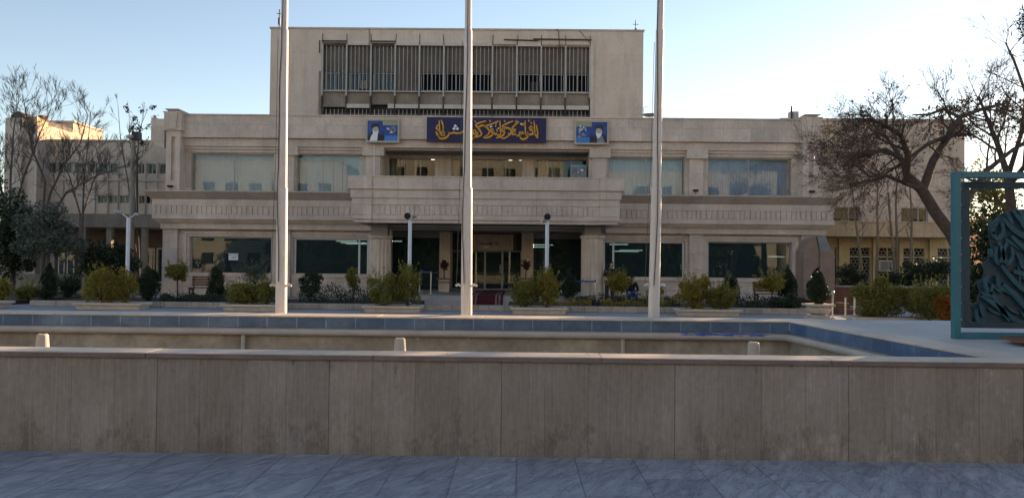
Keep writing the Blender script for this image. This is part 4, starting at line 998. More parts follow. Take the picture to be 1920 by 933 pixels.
def shrub(px, pt, pb, wpx, D, mt, lab, seed, n=2600, size=.075, shape='round', stem=0, zbase=.15, name='shrub', cat='shrub', grp='garden shrubs', bark='bark', tops=None, asp=.5):
    p = at(px, (pt+pb)/2, D); zt = at(px, pt, D).z; zb = max(at(px, pb, D).z, zbase); k = D/FPX
    t = thing(name, (p.x, D, zbase), lab, cat, grp)
    rx = wpx*k/2; zc, rz = (zt+zb)/2, (zt-zb)/2
    n = int(n*1.55); rx *= 1.1
    pts = lumpy((p.x, D, zc), (rx, rx*.85, rz*1.05), n, seed, 16, .42, shape)
    pts = pts[pts[:,2] > zbase+.01]
    size *= 1.12
    if shape == 'round':
        nr = np.random.RandomState(seed+77); sp = []
        for i in range(16):
            d = np.array([nr.normal(),nr.normal(),abs(nr.normal())+.5]); d /= np.linalg.norm(d); l = nr.uniform(.12,.30)*min(1,rx/.5)
            for k in range(14): sp.append(np.array([p.x,D,zc])+d*np.array([rx,rx*.85,rz])*.88+(d+np.array([0,0,.6]))*l*k/14+nr.normal(size=3)*.022)
        pts = np.concatenate([pts, np.array(sp)])
    leafmesh('foliage', pts, size, mt, t, seed, asp=asp)
    if tops:
        q = pts[(pts[:,2] > zc-rz*.35)]; q = q[np.random.RandomState(seed+5).rand(len(q)) < .34*np.clip((q[:,2]-zc)/rz+.5,.1,1)]+np.array([0,-.03,.03])
        leafmesh('sunlit_leaves', q, size*.95, tops, t, seed+9)  # sunlit crown tops painted in as lighter, yellower leaves
    rg = random.Random(seed); b = MB()
    if stem: b.tube([(p.x+stem,D,zbase-.02),(p.x+stem*.3,D,(zbase+zb)/2),(p.x,D,zb+.15)],[.03,.024,.02],6)
    for i in range(7):
        a = rg.uniform(0,6.28); e = (p.x+rx*.6*math.cos(a), D+rx*.5*math.sin(a), zc+rz*rg.uniform(-.1,.6))
        s0 = (p.x+stem*.2,D,zb if stem else zbase-.02)
        b.tube([s0,((s0[0]+e[0])/2+rg.uniform(-.05,.05),(s0[1]+e[1])/2,(s0[2]+e[2])/2),e],[.018,.012,.005],4)
    b.build('stem', M[bark], t)
    return t
# planters with shrub pairs
def planter(pa, pb, D, lab, h=.2):
    x0, x1 = X(pa,D,585), X(pb,D,585); t = thing('stone_planter', ((x0+x1)/2,D,0), lab, 'planter', 'low stone planters along the kerb')
    b = MB(); b.frus(x0+.09,x1-.09,D-.30,D+.30,0, x0+.06,x1-.06,D-.33,D+.33,h-.06)
    b.build('trough', M['planter'], t); r_ = MB(); r_.frame(x0,x1,0,1,0,1,.1); r_ = MB()
    r_.box(x0,x1,D-.40,D-.27,h-.06,h+.02).box(x0,x1,D+.27,D+.40,h-.06,h+.02).box(x0,x0+.13,D-.269,D+.269,h-.06,h+.02).box(x1-.13,x1,D-.269,D+.269,h-.06,h+.02)
    r_.build('rim', M['planter'], t, bevel=.015); MB().box(x0+.131,x1-.131,D-.268,D+.268,h-.058,h-.005).build('earth', M['soil'], t)
PD = 25.2
planter(-95,14,PD,'low stone planter trough at the far left edge')
planter(148,275,PD,'low stone planter trough under the golden left bushes')
planter(421,530,PD,'low stone planter trough beside the left flagpole')
planter(682,792,PD,'low stone planter trough left of the entrance carpet')
planter(957,1063,PD,'low stone planter trough right of the entrance carpet')
planter(1266,1386,PD,'low stone planter trough right of the right flagpole')
planter(1592,1800,21.2,'low stone planter trough near the teal frame', .26)
G = 'clipped bushes in the stone planters'
def pb(px, pt, pbm, w, mt, lab, seed, D=PD, n=3600, tops=None, **k):
    tops = tops or ('lf_golden' if mt == 'lf_yellow' else 'lf_yellow')
    shrub(px, pt, pbm, w, D, mt, lab, seed, n, .06, zbase=.19, grp=G, name='bush', cat='bush', tops=tops, **k)
pb(193,506,578,66,'lf_yellow','golden green round bush in the planter at left',11,tops='lf_golden')
pb(236,510,576,40,'lf_yellow','smaller golden bush leaning right in the left planter',12,n=2000,tops='lf_golden')
pb(457,531,580,60,'lf_mid','dark green low bush left of the first flagpole',13)
pb(500,528,578,46,'lf_mid','dark green low bush touching the first flagpole',14,n=2400)
pb(722,514,580,68,'lf_mid','wide green bush left of the entrance steps',15,n=4200)
pb(765,500,578,44,'lf_mid','taller narrow green bush beside the entrance lamp post',16,n=3000)
pb(985,523,586,50,'lf_mid','broad olive green bush right of the entrance carpet',17,n=3600)
pb(1025,509,584,46,'lf_yellow','taller yellowish bush under the right lamp post',18,n=3200)
pb(1300,518,588,58,'lf_yellow','tall yellow green bush right of the third flagpole',19,n=4000,tops='lf_golden')
pb(1350,536,589,58,'lf_mid','rounded green bush in the planter right of the third flagpole',20,n=3600,tops='lf_yellow')
pb(1655,527,600,92,'lf_mid','large clipped green hedge bush in front of the right side building',21,D=21.2,n=6000,tops='lf_yellow')
pb(1742,532,606,88,'lf_mid','dark clipped hedge bush beside the teal frame',22,D=20.6,n=6000)
# bed shrubs
shrub(53,535,572,46,28,'lf_mid','low clipped green hedge ball at the far left bed',31,2200)
shrub(5,525,572,26,27,'lf_yellow','yellowish bush cut by the left picture edge',32,1500)
shrub(93,494,573,40,27.6,'lf_dark','dark conical cypress shrub at the left bed',33,4200,.06,'cone')
shrub(279,498,573,48,28,'lf_dark','dark broad cypress shrub before the left corner pilaster',34,4200,.06,'cone')
shrub(333,495,526,40,28.5,'lf_mid','small round lollipop tree before the left wing corner',35,1500,.08,stem=.02,name='small_tree',cat='small tree')
shrub(405,505,562,34,28.5,'lf_dark','dark upright clipped shrub in front of the bench',36,3000,.06,'column')
shrub(478,499,534,50,29.5,'lf_olive','grey green rounded shrub under the left ground floor window',37,2600,.05,stem=.01)
shrub(583,510,556,38,28.5,'lf_dark','dark clipped column shrub right of the left flagpole',38,3000,.06,'column',stem=.01)
shrub(662,505,545,22,28.5,'lf_mid','thin spindly sapling shrub beside the white window post',39,600,.08,stem=.02)
shrub(1160,512,550,42,28.5,'lf_yellow','wind bent round topped small tree beside the standing person',40,2600,.07,stem=.0,name='small_tree',cat='small tree',bark='barkpale')
shrub(1229,532,582,30,28,'lf_yellow','narrow yellow green shrub just behind the right flagpole',41,1500,.07,'column')
shrub(1369,517,572,32,28.5,'lf_dark','dark upright clipped shrub under the right ground floor window',42,3000,.06,'column')
shrub(1447,514,548,50,28.5,'lf_yellow','yellow green lollipop shrub beside the right bench',43,2200,.07,stem=.01)
shrub(1478,497,565,34,29,'lf_dark','dark brownish conical cypress before the right wing window',44,3600,.055,'cone')
shrub(1480,556,588,78,27.3,'lf_dark','low dark green hedge mound near the pot',45,4200,.06)
shrub(770-640,515,575,40,29.5,'lf_dark','dark shadowy shrub behind the golden bush',46,2200,.07)
shrub(205,560,574,60,28,'lf_mid','low green ground shrub behind the left planter',47,1500,.06)
shrub(1740,488,530,80,34,'lf_dark','dark round clipped bush in the brick bed',48,4200,.08,zbase=.6)
shrub(1595,500,538,50,34.2,'lf_dark','small dark bush in the brick bed by the first lattice window',49,1800,.08,zbase=.6)
shrub(1690,512,536,60,34,'lf_dark','low dark bush behind the pale saplings',50,1800,.08,zbase=.6)
shrub(1068,515,562,36,30.6,'lf_dark','dark round shrub behind the blue queue belt',51,2400,.07,zbase=.0)
shrub(1773,560,606,34,19.8,'lf_orange','orange autumn bush at the foot of the teal frame',52,1000,.07,zbase=.0)
shrub(195,455,520,110,33,'lf_dark','wide dark evergreen bush in the shade of the left porch',53,3600,.12,zbase=.12)
shrub(445,570-30,572,90,29,'lf_mid','spiky low green plant at the foot of the bench',54,1200,.10,asp=.2)
shrub(1480,470+45,560,20,29.4,'lf_dry','thin dry shrub in front of the right bench',55,500,.06)
# flower ground cover
def cover(name, boxes, mt, size, n, seed, lab):
    nr = np.random.RandomState(seed); P = []
    for (a, c, D0, D1, h) in boxes:
        m_ = int(n*(c-a)/100); px = nr.uniform(a,c,m_); D = nr.uniform(D0,D1,m_)
        x = np.array([X(u,v,575) for u,v in zip(px,D)]); cl = .5+.5*np.sin(x*5.1+D*3)*np.sin(x*2.3+1)
        P.append(np.stack([x, D, .15+h*nr.uniform(0,1,m_)**.7*(.35+.65*cl)],1))
    t = thing(name, (0,28,.15), lab, 'ground cover'); t['kind'] = 'stuff'
    o = leafmesh('leaves', np.concatenate(P), size, mt, t, seed)
    return t
cover('flower_plants', [(560,700,26.6,28.5,.75),(300,420,26.6,28,.35),(1080,1215,27.5,29,.45),(1380,1450,26.6,28.5,.5),(1245,1275,26.6,28,.5)], 'lf_dark', .075, 1700, 3, 'dark low leafy flowering plants filling the beds')
cover('golden_plants', [(1040,1110,26.5,27.6,.35),(1170,1260,26.5,27.4,.4),(1125,1170,26.5,27,.3)], 'lf_golden', .065, 900, 4, 'golden orange low plants along the right bed kerb')
cover('pale_flowers', [(298,400,28.2,29.5,.4),(555,600,28.8,29.8,.4)], 'lf_red', .06, 300, 5, 'sparse purplish flowers at the foot of the left wing')
# potted topiary
p = at(1534,600,24.2); o = thing('stone_urn', (p.x,24.2,0), 'square baluster stone urn holding the dark conical topiary', 'urn')
h = Z(569,24.2,1534)
MB().box(p.x-.33,p.x+.33,23.87,24.53,0,.07).box(p.x-.27,p.x+.27,23.93,24.47,.07,.13).build('foot', M['planter'], o, bevel=.01)
MB().lathe((p.x,24.2,0),[(.20,.13),(.34,.19),(.38,.28),(.35,.36),(.31,h-.1),(.33,h-.07)],8,math.pi/8).build('bowl', M['planter'], o)
MB().box(p.x-.39,p.x+.39,23.81,24.59,h-.07,h).build('rim', M['planter'], o, bevel=.015)
shrub(1533,497,572,38,24.2,'lf_dark','dark conical topiary growing in the stone urn',61,5200,.055,'cone',zbase=h-.02,name='topiary',cat='topiary')
for px, lab, s in ((833,'small maroon potted topiary on a stand at the left entrance pillar',62),(986,'small maroon potted topiary on a stand at the right entrance pillar',63)):
    D = 35.2; p = at(px,500,D); zt = Z(521,D,px)
    o = thing('plant_stand', (p.x,D,zfloor), lab.replace('small maroon potted topiary on a stand','wooden tiered plant stand'), 'plant stand', 'plant stands at the entrance')
    MB().box(p.x-.33,p.x+.33,D-.2,D+.2,zt-.06,zt).build('top', M['wood'], o); MB().box(p.x-.24,p.x+.24,D-.15,D+.15,zfloor,zt-.062).build('pedestal', M['column'], o); MB().box(p.x-.27,p.x+.27,D-.17,D+.17,zfloor+.4,zfloor+.45).build('shelf', M['wood'], o)
    shrub(px,490,505,16,D,'lf_red',lab,s,700,.05,stem=.001,zbase=zt,name='topiary',cat='topiary',grp='maroon topiaries at the entrance')
# monument
D = 31; Pm = lambda px,py: (at(px,py,D).x, D, at(px,py,D).z)
o = thing('stone_monument', (X(1536,D),D,0), 'rough pink stone monument with sloping grey cap by the right corner', 'monument')
b = MB(); q = [Pm(1507,470),Pm(1520,447),Pm(1530,443),Pm(1536,474)]; xb = X(1536,D); b.prism([(X(1507,D),D,0),(xb,D,0),q[3],q[2],q[1],q[0]],(0,.9,0)); b.build('left_slab', M['monument'], o, fixn=True)
b = MB(); b.prism([(xb+.01,D-.1,0),(X(1563,D),D-.1,0),(X(1563,D),D-.1,Z(474,D,1550)),(xb+.01,D-.1,Z(473,D,1540))],(0,.9,0)); b.build('right_block', M['monument'], o, fixn=True)
b = MB(); b.prism([Pm(1531,443),Pm(1546,442),Pm(1558,472),Pm(1537,472.5)],(0,.8,0)); b.v = [(v[0]+.01,v[1]-.08,v[2]+.005) for v in b.v]; b.build('sloping_cap', M['monumentcap'], o, fixn=True)
# bollards + steps
pl = None
for px, pt, D, lab in ((1561,548,24.5,'steel ball topped post nearest the stone urn'),(1585,555,25,'plain steel post between the two ball topped posts'),(1602,549,24.5,'steel ball topped post nearest the right planter')):
    p = at(px,pt,D); o = thing('steel_post', (p.x,D,0), lab, 'post', 'steel posts at the small steps')
    MB().tube([(p.x,D,0),(p.x,D,p.z-.05)],.03,10).build('shaft', M['steel'], o, smooth=True)
    MB().lathe((p.x,D,0),[(.08,0),(.08,.02),(.03,.03)],12).build('base', M['steel'], o)
    if 'plain' not in lab: MB().lathe((p.x,D,p.z-.06),[(.02,0),(.055,.03),(.065,.06),(.05,.1),(.01,.12)],12).build('ball_top', M['steel'], o, smooth=True)
struct(MB().box(X(1563,27),X(1620,27),26.6,28.2,0,.17).box(X(1563,27),X(1596,27),27.1,28.6,.17,.36).box(X(1563,27),X(1583,27),27.6,29,.36,.55), 'steps', M['brick'])
# benches
def bench(px, D, wpx, py, lab, zb=0):
    p = at(px,py,D); w = wpx*D/FPX; o = thing('park_bench', (p.x,D,zb), lab, 'bench', 'benches under the ground floor windows')
    b = MB()
    for k in range(4): b.box(p.x-w/2,p.x+w/2,D+.23+.02*k,D+.26+.02*k,zb+.52+.11*k,zb+.61+.11*k)
    b.build('backrest', M['wood'], o); b = MB()
    for k in range(4): b.box(p.x-w/2,p.x+w/2,D-.22+.11*k,D-.13+.11*k,zb+.42,zb+.46)
    b.build('seat', M['wood'], o)
    for s in (-1,1):
        x = p.x+s*(w/2-.08)
        MB().box(x-.03,x+.03,D-.2,D-.15,zb,zb+.418).box(x-.03,x+.03,D+.17,D+.22,zb,zb+.418).box(x-.03,x+.03,D+.262,D+.30,zb+.35,zb+.9).box(x-.028,x+.028,D-.148,D+.261,zb+.35,zb+.417).build('leg', M['dark'], o)
bench(385,33.5,60,530,'brown wooden bench under the left wing window',0)
bench(1450,33.5,70,540,'brown wooden bench under the right wing window',0)
# ------------------------------------------------------------------ lamp posts
def lamp(px, pt, lab, heads):
    D = 27.5; p = at(px,pt,D); o = thing('garden_lamp', (p.x,D,0), lab, 'lamp post', 'white garden lamp posts')
    MB().tube([(p.x,D,0),(p.x,D,p.z-.03),(p.x,D,p.z)],[.07,.066,.05],14).build('post', M['lampwhite'], o, smooth=True)
    for (dx, dz, big) in heads:
        e = (p.x+dx, D-.1, p.z+dz)
        MB().tube([(p.x,D,p.z-.03),(p.x+dx*.5,D-.03,p.z+dz*.45),(p.x+dx*.8,D-.06,p.z+dz*.8)],.022,8).build('arm', M['lampwhite'], o)
        h = MB()
        d = Vector((dx*.9,-.25,dz*.4)).normalized(); c0 = Vector(e)
        if big: h.tube([c0-d*.10+Vector((0,0,.07)),c0-d*.06+Vector((0,0,.04)),c0+d*.02,c0+d*.10-Vector((0,0,.05))],[.03,.08,.112,.118],14)
        else: h.tube([c0-d*.12,c0-d*.03,c0+d*.16],[.03,.07,.05],10)
        h.build('lamp_head', M['dark'] if big else M['fin'], o, smooth=True)
lamp(241,408,'white garden lamp post with two arms before the left porch',[(-.28,.18,False),(.30,.10,False)])
lamp(769,413,'white garden lamp post with twin black heads left of the entrance',[(-.06,.16,True),(.17,.14,False)])
lamp(1026,415,'white garden lamp post with one black head right of the entrance',[(.0,.17,True),(-.12,.02,False)])
# ------------------------------------------------------------------ carpet, queue barriers
x0, x1 = X(880,30.9,560), X(943,30.9,560)
o = thing('entrance_carpet', ((x0+x1)/2,30.9,0), 'dark red carpet with grey stripes laid over the entrance steps', 'carpet')
def drape(b, xa, xb, up=0):
    prof = [(30.25,.012),(30.57,.012),(30.575,.19),(30.92,.19),(30.925,.35),(36.5,.345)]
    for i in range(5):
        (ya,za),(yb,zb) = prof[i],prof[i+1]
        b.box(xa,xb,min(ya,yb)-.014-up,max(ya,yb)+.001,min(za,zb)-.011,max(za,zb)+.001+up)
b = MB(); drape(b,x0,x1); b.build('pile', M['carpet'], o)
w = x1-x0; b = MB()
for a in (.10,.20,.80,.90): drape(b,x0+w*a-.035,x0+w*a+.035,.004)
b.build('stripe', M['carpetstripe'], o)
def queue(pa, pb_, D, lab, zb):
    xa, xb = X(pa,D,525), X(pb_,D,525); o = thing('queue_barrier', (xa,D,zb), lab, 'queue barrier', 'queue barriers at the entrance')
    for x in (xa, xb):
        MB().tube([(x,D,zb),(x,D,zb+.95)],.028,10).build('post', M['steel'], o); MB().lathe((x,D,zb),[(.16,0),(.16,.015),(.04,.04)],16).build('base', M['steel'], o)
        MB().tube([(x,D,zb+.9),(x,D,zb+.98)],.035,10).build('cap', M['dark'], o)
    MB().box(xa+.03,xb-.03,D-.004,D+.004,zb+.90,zb+.955).build('belt', M['beltblue'], o)
queue(787,808,32.4,'steel posts with short blue belt left of the entrance',zfloor)
queue(1052,1116,31.8,'steel posts with long blue belt beside the right column',.0)
# ------------------------------------------------------------------ teal frame sculpture
D = 8.55; zt = ZC
fx0 = X(1790,D,470); fw = 2.3; fx1 = fx0+fw; ztop = Z(321,D,1800); zbt = ZC-.004
o = thing('calligraphy_sculpture', ((fx0+fx1)/2,D,zbt), 'teal steel frame holding a dark cut metal calligraphy panel on the terrace', 'sculpture')
pw = .14
MB().frame(fx0,fx1,zbt,ztop,D,D+.085,.07).build('outer_frame', M['teal'], o, bevel=.006)
ix0, ix1, iz0, iz1 = X(1807,D+.26,470), fx1-.2, Z(614,D+.3,1830), Z(341,D+.3,1830)
pn = MB().frame(ix0,ix1,iz0,iz1,D+.26,D+.33,.07).build('inner_frame', M['tealdark'], o, bevel=.005)
MB().box(ix0+.40,ix0+.50,D+.27,D+.35,zbt+.13,iz0).box(ix1-.5,ix1-.4,D+.27,D+.35,zbt+.13,iz0).build('support_foot', M['tealdark'], o)
b = MB()
for k in range(9):
    z = iz0+.1+k*(iz1-iz0-.2)/8; b.tube([(fx0+.131,D+.1,z),(ix0,D+.3,z)],.006,5)
b.build('hinge_pin', M['steel'], o)
# calligraphic panel: plate with rounded outline + raised strokes
f = mpx(1760,300,2.592,D+.31)
outl = [(155,790),(165,740),(150,700),(185,690),(200,640),(185,600),(215,570),(222,535),(205,510),(240,480),(255,430),(248,390),(240,340),(262,300),(300,262),(350,240),(415,238),(520,250),(640,300),(700,380),(720,560),(700,720),(640,800),(400,800)]
q = [f(*p) for p in outl]; q = [(a, D+.30, min(c, iz1-.2)) for a, c in q if a < ix1]
b = MB(); b.prism(q,(0,.02,0)); pl = b.build('calligraphy_plate', M['tealdark'], o, fixn=True)
sw = [[(255,330),(285,290),(300,350),(270,380),(250,350)],[(300,280),(340,330),(415,380),(520,420)],[(340,370),(415,440),(520,520),(640,560)],[(270,420),(262,470),(280,500),(300,470),(290,420),(275,400)],[(320,400),(300,450),(320,500),(345,470),(340,420)],
[(285,500),(330,560),(415,640),(560,700)],[(230,560),(215,600),(235,650),(250,600)],[(240,640),(290,720),(330,780)],[(200,660),(260,700),(350,770),(415,790)],[(170,720),(180,780),(220,780)],[(190,700),(205,760)],[(300,600),(360,660),(415,730)],
[(350,250),(390,300),(415,330),(500,340)],[(380,245),(415,290),(520,300)],[(320,260),(345,310)],[(240,300),(255,360)],[(240,430),(245,470)],[(380,480),(400,520),(430,500)],[(270,560),(280,620)],[(350,540),(420,560),(500,600)],[(480,260),(560,330),(660,400)],[(470,620),(560,640),(660,620)],[(560,420),(620,500),(600,600)]]
b = MB(); strokes(b, sw, f, .05, D+.298, .045); rg = random.Random(41)
for i in range(34):
    x0_, y0_ = rg.uniform(190,520), rg.uniform(270,760)
    if y0_ < 560 and x0_ < 270: continue
    a = rg.uniform(.4,1.1); l = rg.uniform(40,95); cv = rg.uniform(-.5,.5); s_ = [(x0_,y0_)]
    for k in range(4): a += cv*.5; s_.append((s_[-1][0]+l/4*math.cos(a), s_[-1][1]+l/4*math.sin(a)))
    b.ribbon([f(*p) for p in s_], rg.uniform(.022,.042), D+.299-.0007*i, .02+.001*(i % 9))
b.build('raised_script', M['tealmid'], pl)
b = MB()
for x, y, s in ((310,505,9),(338,530,10),(395,560,11),(280,690,9),(345,650,8),(370,575,7),(390,690,8)):
    c_ = f(x,y); h = s/2.592/1450*D*1.6; b.prism([(c_[0]-h,D+.285,c_[1]),(c_[0],D+.285,c_[1]-h),(c_[0]+h,D+.285,c_[1]),(c_[0],D+.285,c_[1]+h)],(0,.012,0))
b.build('raised_dot', M['dark'], pl, fixn=True)
b = MB(); x = X(1893,7.9,645); b.box(x,x+1.6,7.75,8.25,ZC-.003,ZC+.05); t = thing('wooden_board', (x+.8,8,ZC), 'brown board lying on the terrace before the teal frame', 'board')
b = MB(); 
for k in range(3): b.box(x+.06*k,x+1.6,7.75+.17*k,7.90+.17*k,ZC+.035,ZC+.06)
b.build('plank', M['wood'], t); MB().box(x+.3,x+.4,7.78,8.22,ZC-.004,ZC+.034).box(x+1.2,x+1.3,7.78,8.22,ZC-.004,ZC+.034).build('batten', M['wood'], t)
# ------------------------------------------------------------------ trees
def branch(mb, rg, p, d, L, r, lvl, mx, up=.08, jit=.2, kids=(3,5), spread=.75, tips=None, seg=4, shrink=.66, minr=.006):
    pts = [p.copy()]; ds = []
    for i in range(seg):
        d = (d + Vector((rg.uniform(-jit,jit),rg.uniform(-jit,jit),rg.uniform(-jit,jit)+up))).normalized()
        p = p + d*(L/seg); pts.append(p.copy()); ds.append(d.copy())
    r1 = max(r*.5, minr*.6); rad = [r+(r1-r)*i/seg for i in range(seg+1)]
    mb.tube(pts, rad, 8 if r > .08 else 5 if r > .03 else 3, cap=False)
    if tips is not None and lvl >= mx-1: tips += pts[1:]
    if lvl < mx:
        for k in range(rg.randint(*kids)):
            t = rg.uniform(.25,1); i = min(int(t*seg), seg-1); q = pts[i].lerp(pts[i+1], t*seg-i)
            dd = ds[i]; ax = dd.orthogonal(); ax.rotate(Matrix.Rotation(rg.uniform(0,6.28),3,dd)); nd = dd.copy(); nd.rotate(Matrix.Rotation(rg.uniform(.45,1)*spread,3,ax))
            branch(mb, rg, q, nd, L*rg.uniform(.45,.8)*shrink/.66, max(rad[i]*.58,minr), lvl+1, mx, up, jit, kids, spread, tips, seg, shrink, minr)
def limb(mb, pts, r0, r1, rg, n, L, lvl, mx, tips=None, frm=.25, **k):
    pts = [Vector(p) for p in pts]; m = len(pts); mb.tube(pts, [r0+(r1-r0)*i/(m-1) for i in range(m)], 9, cap=False)
    for j in range(n):
        t = frm+(1-frm)*j/max(n-1,1); i = min(int(t*(m-1)), m-2); q = pts[i].lerp(pts[i+1], t*(m-1)-i)
        d = (pts[i+1]-pts[i]).normalized(); ax = d.orthogonal(); ax.rotate(Matrix.Rotation(rg.uniform(0,6.28),3,d)); nd = d.copy(); nd.rotate(Matrix.Rotation(rg.uniform(.5,1.1),3,ax))
        branch(mb, rg, q, nd, L*rg.uniform(.6,1.15), max((r0+(r1-r0)*t)*.5,.01), lvl, mx, tips=tips, **k)
def jit_pts(tips, n, s, seed):
    nr = np.random.RandomState(seed); T = np.array([tuple(t) for t in tips]); i = nr.randint(len(T),size=n)
    return T[i]+nr.normal(size=(n,3))*s
# big leaning tree on the right
TD = 19.0
P = lambda px, py, D=TD: at(px,py,D)
base = P(1815,500); base.z = 0; base.x += .35
tr = thing('bare_tree', (base.x,TD,0), 'large leaning brown tree with tangled bare twigs at the right', 'tree')
rg = random.Random(77); b = MB(); tips = []
trunk = [base, P(1812,500), P(1785,440), P(1755,400), P(1728,355), P(1700,330)]
b.tube(trunk,[.20,.16,.145,.135,.125,.115],12,cap=False)
kw = dict(up=.03, jit=.24, kids=(4,5), spread=.8, tips=tips, seg=4, minr=.004)
limb(b,[P(1700,330),P(1692,300,19.2),P(1660,280,19.3),P(1625,290,19.5),P(1590,305,19.2)],.085,.02,rg,14,.95,1,4,**kw)
limb(b,[P(1700,330),P(1702,290,18.6),P(1690,255,18.2),P(1665,238,18),P(1635,225,17.8),P(1605,222,17.6)],.085,.02,rg,12,.72,1,4,**kw)
limb(b,[P(1730,357),P(1750,300,19.4),P(1778,255,19.6),P(1800,220,19.8),P(1840,205,20),P(1880,195,20)],.11,.03,rg,12,.75,1,4,**kw)
limb(b,[P(1728,355),P(1700,345,18.7),P(1665,330,18.4),P(1630,330,18.2),P(1600,305,18)],.06,.02,rg,10,.85,1,4,**kw)
limb(b,[P(1692,300,19.2),P(1660,255,19.5),P(1640,250,19.7),P(1612,262,19.9)],.05,.02,rg,10,.75,1,4,**kw)
limb(b,[P(1778,255,19.6),P(1740,270,19.2),P(1700,300,19),P(1645,335,18.8),P(1595,345,18.6)],.06,.02,rg,10,.85,1,4,**kw)
limb(b,[P(1800,220,19.8),P(1770,205,20),P(1740,215,20.3),P(1712,215,20.5)],.05,.02,rg,7,.6,1,4,**kw)
limb(b,[P(1785,440),P(1810,380,19.5),P(1850,320,20),P(1900,280,20.5),P(1960,250,21)],.10,.03,rg,10,1.2,1,4,**kw)
b.build('trunk', M['bark'], tr)
leafmesh('dry_leaves', jit_pts(tips,1300,.06,3), .085, 'lf_dry', tr, 4)
# second tree at right edge, leafy
TD2 = 24
base = at(1905,520,TD2); base.z = 0
t2 = thing('leafy_tree', (base.x,TD2,0), 'half bare tree with small dark leaves at the right picture edge', 'tree')
b = MB(); tips = []; rg = random.Random(5)
b.tube([base, at(1900,430,TD2), at(1890,330,TD2)],[.2,.16,.12],10,cap=False)
kw2 = dict(up=.05, jit=.2, kids=(3,5), spread=.75, tips=tips, seg=4, minr=.005)
limb(b,[at(1890,330,TD2),at(1870,270,TD2),at(1850,220,TD2),at(1835,180,TD2)],.1,.03,rg,10,1.3,1,4,**kw2)
limb(b,[at(1890,330,TD2),at(1915,250,TD2+.5),at(1925,180,TD2+1),at(1900,110,TD2+1),at(1885,80,TD2+1)],.08,.02,rg,6,1.3,2,4,**kw2)
limb(b,[at(1890,350,TD2),at(1930,300,TD2-1),at(1980,260,TD2-1.5)],.09,.03,rg,8,1.4,1,4,**kw2)
b.build('trunk', M['bark'], t2)
pt = jit_pts(tips,6500,.12,7); zl_ = at(1850,210,TD2).z; pt = pt[pt[:,2] < zl_+.3]
leafmesh('foliage', pt, .10, 'lf_dry', t2, 8); leafmesh('green_leaves', pt[::2]+.04, .10, 'lf_dark', t2, 10)
# conifer at the top right corner
cx = at(2012,0,13); t3 = thing('pine_tree', (cx.x,13,0), 'dark pine tree hanging into the top right picture corner', 'tree')
b = MB(); b.tube([(cx.x,13,0),(cx.x,13,7.5)],[.22,.10],10); tips = []; rg = random.Random(9)
for k in range(26):
    z = 5.5+k*.075; a = rg.uniform(0,6.28); L = .5*(1-(z-5.5)/6)
    branch(b, rg, Vector((cx.x,13,z)), Vector((math.cos(a),math.sin(a),-.15)).normalized(), L, .03, 0, 2, up=.0, jit=.15, kids=(4,6), spread=.7, tips=tips, seg=4)
b.build('trunk', M['bark'], t3); leafmesh('needles', jit_pts(tips,14000,.07,5), .13, 'lf_dark', t3, 6, asp=.14)
# evergreen mass behind the frame
def evergreen(px, pt, w, D, mt, lab, seed, n, size, zb=.6, name='evergreen_tree', zbot=None):
    p = at(px,pt,D); t = thing(name, (p.x,D,0), lab, 'tree'); k = D/FPX; zt = p.z; z0 = zb
    pts = lumpy((p.x,D,(zt+z0)/2),(w*k/2,w*k/2.3,(zt-z0)/2),n,seed,26,.25)
    leafmesh('crown', pts, size, mt, t, seed)
    b = MB(); rg = random.Random(seed); b.tube([(p.x,D,0),(p.x+.05,D,z0+(zt-z0)*.4),(p.x,D,z0+(zt-z0)*.75)],[.1,.08,.03],8)
    for i in range(12):
        a = rg.uniform(0,6.28); s = Vector((p.x+.03,D,z0+(zt-z0)*rg.uniform(.1,.6))); e = s+Vector((math.cos(a)*w*k*.33,math.sin(a)*w*k*.3,(zt-z0)*.2)); b.tube([s,s.lerp(e,.5)+Vector((0,0,.05)),e],[.035,.025,.01],5)
    b.build('trunk', M['barkgrey'], t); return t
evergreen(1880,390,130,15,'lf_dark','dark evergreen tree right behind the teal frame',71,8000,.11)
evergreen(1865,300,120,27,'lf_mid','loose green tree above the top rail of the teal frame',72,3800,.14,2.2)
evergreen(28,352,92,33,'lf_dark','dark evergreen at the left picture edge',73,9000,.13,.5)
evergreen(-6,330,56,36,'lf_dark','tall dark narrow evergreen cut by the left picture edge',76,4000,.14,.5)
evergreen(90,386,126,31,'lf_olive','grey green olive tree with feathery crown in the left garden',74,7000,.12,1.55,'olive_tree')
evergreen(215,470,90,35,'lf_dark','squat dark tree standing in the porch shade',75,3500,.12,.5)
# yellow twig sprigs near the trunk
# bare trees on the left
def bare(px, D, limbs, lab, seed, r=.11, mx=4, L=1.5, n=8, leaves=0, mtl='barkgrey', **kk):
    p = at(px,560,D); t = thing('bare_tree', (p.x,D,0), lab, 'tree'); rg = random.Random(seed); b = MB(); tips = []
    kw = dict(up=.10, jit=.16, kids=(3,4), spread=.6, tips=tips, seg=4, minr=.007); kw.update(kk)
    for lm in limbs:
        pts = [Vector((p.x,D,0))]+[at(a,c,D+dd) for a,c,dd in lm]
        limb(b, pts, r, r*.2, rg, n, L, 1, mx, frm=.45, **kw)
    b.build('trunk', M[mtl], t)
    if leaves: leafmesh('leaves', jit_pts(tips,leaves,.08,seed), .16, 'lf_dark', t, seed+1)
bare(78,40,[[(80,420,0),(95,360,0),(120,310,0.5),(150,270,1),(165,215,1)],[(78,420,0),(85,340,-.5),(60,280,-1),(50,220,-1),(44,185,-1)],[(80,430,0),(125,360,-1),(180,330,-1.5),(235,310,-2)]],'wide bare tree with curving grey limbs before the left annex',101,.085,4,1.15,16)
